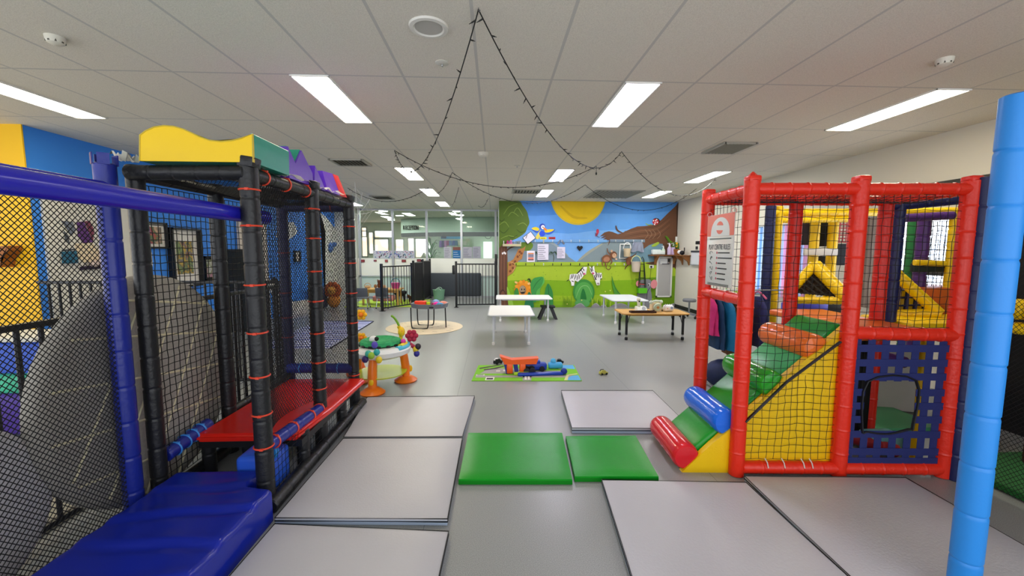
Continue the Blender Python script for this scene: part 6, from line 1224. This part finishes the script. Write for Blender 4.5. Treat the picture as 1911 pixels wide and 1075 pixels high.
G1 = [(.2, .42), (.58, .82), (1.02, 1.22), (1.41, 1.56)]
b = B(); prism(b, [Vector((p.x, ya, max(p.z, .002))) for p in (sp(.0, -.02), sp(LS, -.02))] + [Vector((sx1, ya, .002))], (0, yb - ya, 0)); obj('core', b, M('#1c7d30', .5), st, True)
for (s0, s1), col in zip(G1, GRN):
    b = B(); c_ = sp((s0 + s1) / 2, .015); rbox(b, (c_.x, (ya + yb) / 2, c_.z), (s1 - s0 + .06, yb - ya, .07), .03, 4, Matrix.Rotation(-SL, 3, 'Y')); obj('tread', b, M(col, .3, bump=.12, bscale=25), st, True)
for k, (col, s) in enumerate(RL):
    rr_ = .098 if k else .1; c_ = sp(s, .055 if k else .05); c_.z = max(c_.z, rr_ * .98); L = []
    b = B(); y0_, y1_ = ya - .05, yb + .05
    P = [(c_.x, y0_ , c_.z), (c_.x, y0_ + .006, c_.z), (c_.x, y0_ + .02, c_.z), (c_.x, y0_ + .05, c_.z)] + [(c_.x, y0_ + .05 + (y1_ - y0_ - .1) * q / 8, c_.z) for q in range(1, 8)] + [(c_.x, y1_ - .05, c_.z), (c_.x, y1_ - .02, c_.z), (c_.x, y1_ - .006, c_.z), (c_.x, y1_, c_.z)]
    ringed(b, P, [rr_ * .3, rr_ * .84, rr_ * .95, rr_] + [rr_ * (1 + .008 * sin(q * 2.3)) for q in range(7)] + [rr_, rr_ * .95, rr_ * .84, rr_ * .3], 28); obj('roll', b, M(col, .16, bump=.2, bscale=26), st, True)
# ================================================================ LARGE CLIMBING FRAME BEHIND
cf = thing('climbing_frame', 'large multicoloured climbing frame with yellow, navy and purple pads behind the red frame', 'climbing frame', (4, 4, 0))
YEP = M('#f2c80a', .35, bump=.2, bscale=40); NV = M('#1a2050', .4, bump=.2, bscale=40); PP = M('#4a2468', .4, bump=.2, bscale=40); GP = M('#1d6a34', .4); 
def cpost(px, Y, z0, z1, mat, r=.05): p = ay(px, 480, Y); b = B(); pad_tube(b, (p.x, Y, z0), (p.x, Y, z1), r, .2); return obj('post', b, mat, cf)
def crail(a, c, mat, r=.042, seg=.15): b = B(); pad_tube(b, a, c, r, seg); return obj('rail', b, mat, cf)
def cp_(px, py, Y): return ay(px, py, Y)
cpost(1826, 2.63, 0, 2.13, NV, .052); cpost(1846, 2.6, 0, 2.05, YEP, .026); cpost(1668, 3.46, 1.0, 2.12, NV, .055); cpost(1433, 5.0, 0, 2.2, NV, .06); cpost(1448, 5.06, .4, 2.2, YEP, .05); cpost(1719, 4.0, 0, 1.98, PP, .055); cpost(1699, 4.3, 0, 2.0, GP, .05)
cpost(1772, 3.9, .9, 2.05, YEP, .03); b = B(); pad_tube(b, (3.29, 2.9, 0), (3.29, 2.9, .98), .028, .2); obj('post', b, YEP, cf)
crail(cp_(1440, 397, 5.06), cp_(1640, 396, 5.1), YEP, .05, .12); crail(cp_(1450, 411, 5.06), cp_(1600, 409, 5.1), YEP, .04, .1); crail(cp_(1680, 397, 3.9), cp_(1785, 395, 3.9), YEP, .045); crail(cp_(1690, 407, 3.8), cp_(1778, 402, 3.8), PP, .04, .12); crail(cp_(1660, 385, 3.46), cp_(1790, 372, 3.4), NV, .045)
for px, Y in ((1517, 5.3), (1551, 5.3)): cpost(px, Y, 1.0, 2.08, YEP, .06)
b = B(); q0, q1 = cp_(1484, 412, 5.45), cp_(1512, 440, 5.45); rbox(b, ((q0.x + q1.x) / 2, 5.45, (q0.z + q1.z) / 2 - .05), (q1.x - q0.x, .05, .36), .02, 2); obj('dark_board', b, M('#2c1c20', .6), cf)
b = B(); q0 = cp_(1500, 470, 5.2); q1 = cp_(1562, 470, 5.2); rbox(b, ((q0.x + q1.x) / 2, 5.2, q0.z), (q1.x - q0.x, .04, .09), .01, 2); obj('white_band', b, M('#cfcac6', .6), cf)
for px0, px1, y0, y1, col in ((1530, 1542, 415, 460, '#191a1c'), (1556, 1580, 455, 495, '#141518'), (1528, 1540, 478, 492, '#17181a')):
    q0, q1 = cp_(px0, y0, 5.4), cp_(px1, y1, 5.4); b = B(); rbox(b, ((q0.x + q1.x) / 2, 5.4, (q0.z + q1.z) / 2), (q1.x - q0.x, .03, q0.z - q1.z), .005, 1); obj('dark_panel', b, M(col, .7), cf)
q0 = cp_(1556, 412, 5.35); q1 = cp_(1584, 452, 5.35); obj('red_net', net_square((q0.x, 5.35, q1.z), (1, 0, 0), (0, 0, 1), q1.x - q0.x, q0.z - q1.z, .05, .008, .003), M('#b5323a', .6), cf)
# yellow peaked tunnel of pads with dark net
pk, fl_, fr_ = cp_(1520, 494, 5.0), cp_(1472, 546, 5.0), cp_(1580, 556, 4.6)
crail(fl_, pk, YEP, .06, .09); crail(pk, fr_, YEP, .075, .09); crail(cp_(1470, 560, 4.9), cp_(1585, 562, 4.6), YEP, .045, .08); crail(cp_(1470, 543, 4.9), cp_(1470, 565, 4.9), YEP, .05, .08)
b = B(); prism(b, [fl_ + Vector((0, .06, 0)), pk + Vector((0, .06, 0)), fr_ + Vector((0, .06, 0))], (0, .03, 0)); obj('tunnel_back', b, M('#33240f', .8), cf)
b = B()
for k in range(7):
    f = k / 7; a_ = fl_ + (pk - fl_) * f; c_ = fl_ + (fr_ - fl_) * (f + .12); strand(b, [a_ + Vector((0, .02, 0)), c_ + Vector((0, .02, 0))], .012); a_ = fr_ + (pk - fr_) * f; c_ = fr_ + (fl_ - fr_) * (f + .12); strand(b, [a_ + Vector((0, .02, 0)), c_ + Vector((0, .02, 0))], .009)
obj('tunnel_net', b, M('#1b140c', .8), cf)
q = cp_(1475, 572, 4.95); b = B(); rbox(b, (q.x + .3, 5.1, q.z - .05), (.5, .2, .16), .02, 2); obj('blue_pad', b, M('#4a4fd6', .4), cf); b = B(); rbox(b, (q.x + .75, 5.15, q.z - .05), (.35, .1, .18), .02, 2); obj('dark_panel', b, M('#17181c', .6), cf)
# yellow ramp with woven web at the right
A_, C_, D_ = cp_(1660, 500, 3.75), cp_(1752, 585, 3.6), cp_(1648, 588, 3.75)
crail(A_, C_, YEP, .05, .12); crail(D_, C_, YEP, .05, .2)
b = B(); prism(b, [A_ + Vector((0, .1, 0)), C_ + Vector((0, .1, 0)), D_ + Vector((0, .1, 0))], (0, .02, 0)); obj('ramp_back', b, YEP, cf)
b = B()
for k in range(1, 6):
    f = k / 6; p0 = D_ + (A_ - D_) * f; p1 = C_ + (A_ - C_) * f; ringed(b, [p0 + Vector((0, .06, 0)), p1 + Vector((0, .06, 0))], .022, 6, True, 0, False, (1, .4)); p0 = D_ + (C_ - D_) * f; p1 = A_ + (C_ - A_) * f; ringed(b, [p0 + Vector((0, .055, 0)), p1 + Vector((0, .055, 0))], .022, 6, True, 0, False, (1, .4))
obj('ramp_webbing', b, NV, cf)
b = B(); rbox(b, (4.05, 3.55, .98), (.9, .5, .07), .02, 2); obj('deck', b, YEP, cf); b = B(); rbox(b, (4.6, 4.1, 1.12), (.6, .5, .3), .03, 2); obj('orange_pad', b, M('#c9601e', .4), cf)
crail(cp_(1706, 490, 3.9), cp_(1762, 492, 3.9), YEP, .03); b = B(); q0, q1 = cp_(1702, 497, 3.95), cp_(1762, 502, 3.95); rbox(b, ((q0.x + q1.x) / 2, 3.95, (q0.z + q1.z) / 2), (q1.x - q0.x, .05, .09), .01, 2); obj('dark_beam', b, M('#1d2a22', .6), cf)
q0 = cp_(1700, 600, 4.1); q1 = cp_(1775, 412, 4.1); obj('net', net_square((q0.x, 4.1, 1.05), (1, 0, 0), (0, 0, 1), q1.x - q0.x, .9, .05, .004, .006), NET, cf)
# crawl space inside: grey padded ramp, green mat, dark uprights
b = B(); prism(b, [(3.08, 4.02, .02), (4.3, 3.75, .02), (4.3, 3.75, .62), (3.08, 4.02, .9)], (.05, .18, 0)); obj('grey_pad', b, M('#b5b0a8', .6, var=.08, vscale=5), cf)
b = B(); rbox(b, (3.3, 3.62, .03), (1.5, .55, .05), .01, 2); obj('green_pad', b, M('#4a9a6a', .45), cf); b = B(); rbox(b, (3.12, 3.22, .5), (.09, .09, .98), .01, 2); obj('dark_upright', b, M('#121214', .6), cf); b = B(); rbox(b, (3.0, 3.2, .5), (.08, .06, .98), .01, 2); obj('red_upright', b, M('#5a120e', .5), cf)
b = B(); pad_tube(b, (3.25, 3.7, .74), (3.9, 3.6, .58), .055, .12); obj('rail', b, PP, cf); b = B(); pad_tube(b, (2.75, 3.1, .16), (3.2, 2.95, .05), .05, .12); obj('rail', b, M('#b5303a', .4), cf); b = B(); rbox(b, (3.15, 3.05, .1), (.28, .16, .14), .04, 3); obj('aqua_pad', b, M('#7cc9d0', .4), cf)
# dark net wall and interior to the right of the pole
obj('net', net_diamond((3.36, 1.0, .05), (0, 1, 0), (0, 0, 1), 1.55, 2.0, .03, .0017, 1.1), NET, cf)
b = B(); box(b, (4.7, 2.3, 1.1), (.05, 2.6, 2.2)); obj('dark_panel', b, M('#17171a', .9), cf); b = B(); rbox(b, (4.1, 2.1, .03), (1.3, 1.6, .05), .01, 2); obj('green_pad', b, M('#1f6a2c', .7), cf)
for z, x in ((1.22, 3.75), (1.08, 3.78)): b = B(); pad_tube(b, (x, 2.75, z), (x + .35, 2.0, z), .075 if z > 1.1 else .045, .06); obj('roller', b, YEP, cf)
b = B(); rbox(b, (4.1, 2.6, .55), (.3, .3, 1.0), .03, 2); obj('brown_pad', b, M('#4a2410', .6), cf)
for x, y in ((4.7, 1.05), (4.7, 3.5), (3.36, .98)): b = B(); pad_tube(b, (x, y, 0), (x, y, 2.13), .05, .2); obj('post', b, NV, cf)
# light blue foreground pole
q = ay(1866, 490, 1.64); t = thing('padded_pole', 'light blue padded pole in the right foreground', 'pole', (q.x, 1.64, 0)); LB = M('#2787dc', .4, bump=.06, bscale=80); b = B(); pad_tube(b, (q.x, 1.64, 0), (q.x, 1.64, 2.275), .055, .235, 24, groove=.002, tie=-.002); obj('post', b, LB, t)
b = B(); pad_tube(b, (q.x + .02, 1.64, 2.16), (q.x + .9, 1.69, 2.16), .048, .235, 20, groove=.002); obj('arm', b, LB, t); b = B(); pad_tube(b, (q.x + .9, 1.69, 0), (q.x + .9, 1.69, 2.275), .055, .235, 20, groove=.002); obj('post', b, LB, t)
# ================================================================ CLOTHES RACK, CURTAINS, STOOL
rx, ry = 3.1, 4.75; t = thing('clothes_rack', 'low metal rail holding dress-up costumes behind the red frame', 'clothes rack', (rx, ry, 0)); b = B()
tube(b, [(rx - .5, ry, .02), (rx - .5, ry, 1.16), (rx + .5, ry, 1.16), (rx + .5, ry, .02)], .014, 8); obj('rail', b, STEEL, t)
for sx in (-.5, .5): b = B(); tube(b, [(rx + sx, ry - .25, .02), (rx + sx, ry + .25, .02)], .016, 8); obj('foot', b, STEEL, t)
def costume(x, col, w, L, label, seed, z1=1.12, flare=1.35, col2=None):
    tt = thing('costume', label, 'costume', (x, ry, z1), 0, 'dress-up costumes on the rail'); rr = random.Random(seed); b = B(); rows = []
    n = 28
    for j in range(12):
        v = j / 11; row = []; hw = w * (.35 + .65 * min(1, v * 5)) * (1 + (flare - 1) * v) / 2
        for k in range(n): a = 2 * pi * k / n; fold = 1 + .16 * v * sin(a * 5 + seed) + .05 * sin(a * 9 + j); row.append(b.verts.new((x + .036 * cos(a) * fold * (1 + v * .3) + .02 * v * sin(seed), ry + hw * sin(a) * fold * .9, z1 - .04 - v * L)))
        rows.append(row)
    for A_, B_ in zip(rows, rows[1:]):
        for k in range(n): b.faces.new((A_[k], A_[(k + 1) % n], B_[(k + 1) % n], B_[k]))
    b.faces.new(rows[0]); b.faces.new(rows[-1][::-1]); obj('garment', b, M(col, .7, var=.6 if col2 else .2, vscale=18), tt, ang=70)
    b = B(); tube(b, smooth([(x, ry - w * .4, z1 - .05), (x, ry, z1 + .02), (x, ry + w * .4, z1 - .05)], 4, False), .011, 6); tube(b, [(x, ry, z1 + .02), (x + .005, ry, z1 + .05), (x + .012, ry, z1 + .062), (x, ry, z1 + .066)], .004, 5); obj('hanger', b, M(('#b4d62a', '#e0c22c', '#d0608a', '#5ac03a')[seed % 4], .4), tt)
for k, (x, c, w, L, l, f) in enumerate(((2.6, '#c0246a', .34, .45, 'magenta costume at the left end of the dress-up rail', 1.1), (2.68, '#14365a', .36, .62, 'navy costume behind the magenta one on the dress-up rail', 1.1), (2.79, '#16719c', .42, .62, 'long teal cape costume on the dress-up rail', 1.5), (2.92, '#7a4a24', .36, .72, 'brown spotted animal costume on the dress-up rail', 1.1), (3.05, '#c08a4a', .34, .72, 'tan costume beside the spotted one on the dress-up rail', 1.0), (3.2, '#2a2c60', .38, .6, 'dark blue costume at the right of the dress-up rail', 1.1))):
    costume(x, c, w, L, l, k + 1, flare=f, col2='x' if 'spotted' in l else None)
b = B(); ball(b, (2.72, 4.6, .18), .2, 14, (1.1, .8, .85)); ball(b, (2.92, 4.58, .14), .15, 12, (1, .8, .9)); tag(obj('costume_bag', b, M('#1d2a50', .6, var=.5, vscale=12)), 'dark navy bag of costumes on the floor below the rail', 'bag')
def curtain(y0, y1, z0, z1, cols, label):
    t = thing('curtain', label, 'curtain', (XR - .06, (y0 + y1) / 2, z1)); n = 60; b = B(); rows = []
    for z in (z1, (z0 + z1) / 2, z0): rows.append([b.verts.new((XR - .06 + .025 * sin(k * 1.05), y0 + (y1 - y0) * k / n, z)) for k in range(n + 1)])
    for A_, B_ in zip(rows, rows[1:]):
        for k in range(n): f = b.faces.new((A_[k], A_[k + 1], B_[k + 1], B_[k])); f.material_index = (k // 6) % len(cols)
    bmesh.ops.solidify(b, geom=b.faces[:], thickness=.004); obj('fabric', b, [cloth(c) for c in cols], t); b = B(); tube(b, [(XR - .06, y0 - .05, z1), (XR - .06, y1 + .05, z1)], .012, 8); obj('rod', b, STEEL, t)
curtain(6.5, 7.3, .8, 2.1, ('#e3bcd4', '#c9d6ee', '#e9d3e0'), 'pink and pale blue striped curtain on the right wall behind the frames'); curtain(7.35, 8.1, .8, 2.1, ('#9fc3e6', '#dfe6f0'), 'light blue curtain on the right wall behind the frames')
curtain(4.2, 4.42, .85, 2.1, ('#cfc6c0', '#b9aca8'), 'narrow beige curtain at the near side of the right window'); curtain(5.2, 5.5, .85, 2.1, ('#cfc6c0', '#b9aca8'), 'narrow beige curtain at the far side of the right window')
p = Vector((4.75, 9.6, 0)); t = thing('office_stool', 'small grey wheeled stool half hidden by the red post at the right wall', 'stool', p); b = B(); lathe(b, [(.005, .4), (.15, .4), (.16, .44), (.14, .47), (.005, .48)], p, 18); obj('seat', b, M('#6b6d72', .5), t); b = B(); cyl(b, p + Vector((0, 0, .1)), p + Vector((0, 0, .4)), .022, .022, 10); obj('column', b, STEEL, t)
for k in range(5): a = k * 2 * pi / 5; b = B(); tube(b, [p + Vector((0, 0, .11)), p + Vector((.2 * cos(a), .2 * sin(a), .07))], .014, 6); l = obj('leg', b, STEEL, t); b = B(); ball(b, p + Vector((.2 * cos(a), .2 * sin(a), .03)), .03, 8); obj('caster', b, BLACK, l)
# ================================================================ WORLD + VIEW
wd = bpy.data.worlds.new('world'); S.world = wd; wd.use_nodes = True
bg = wd.node_tree.nodes['Background']; bg.inputs[0].default_value = (.93, .96, 1, 1); bg.inputs[1].default_value = 1.25
S.view_settings.view_transform = 'Standard'; S.view_settings.look = 'None'; S.view_settings.gamma = 1; S.view_settings.use_curve_mapping = False
S.view_settings.exposure = 1.0
S.cycles.max_bounces = 8; S.cycles.diffuse_bounces = 4; S.cycles.glossy_bounces = 3; S.cycles.transparent_max_bounces = 12; S.cycles.sample_clamp_indirect = 4.0
S.cycles.caustics_reflective = False; S.cycles.caustics_refractive = False
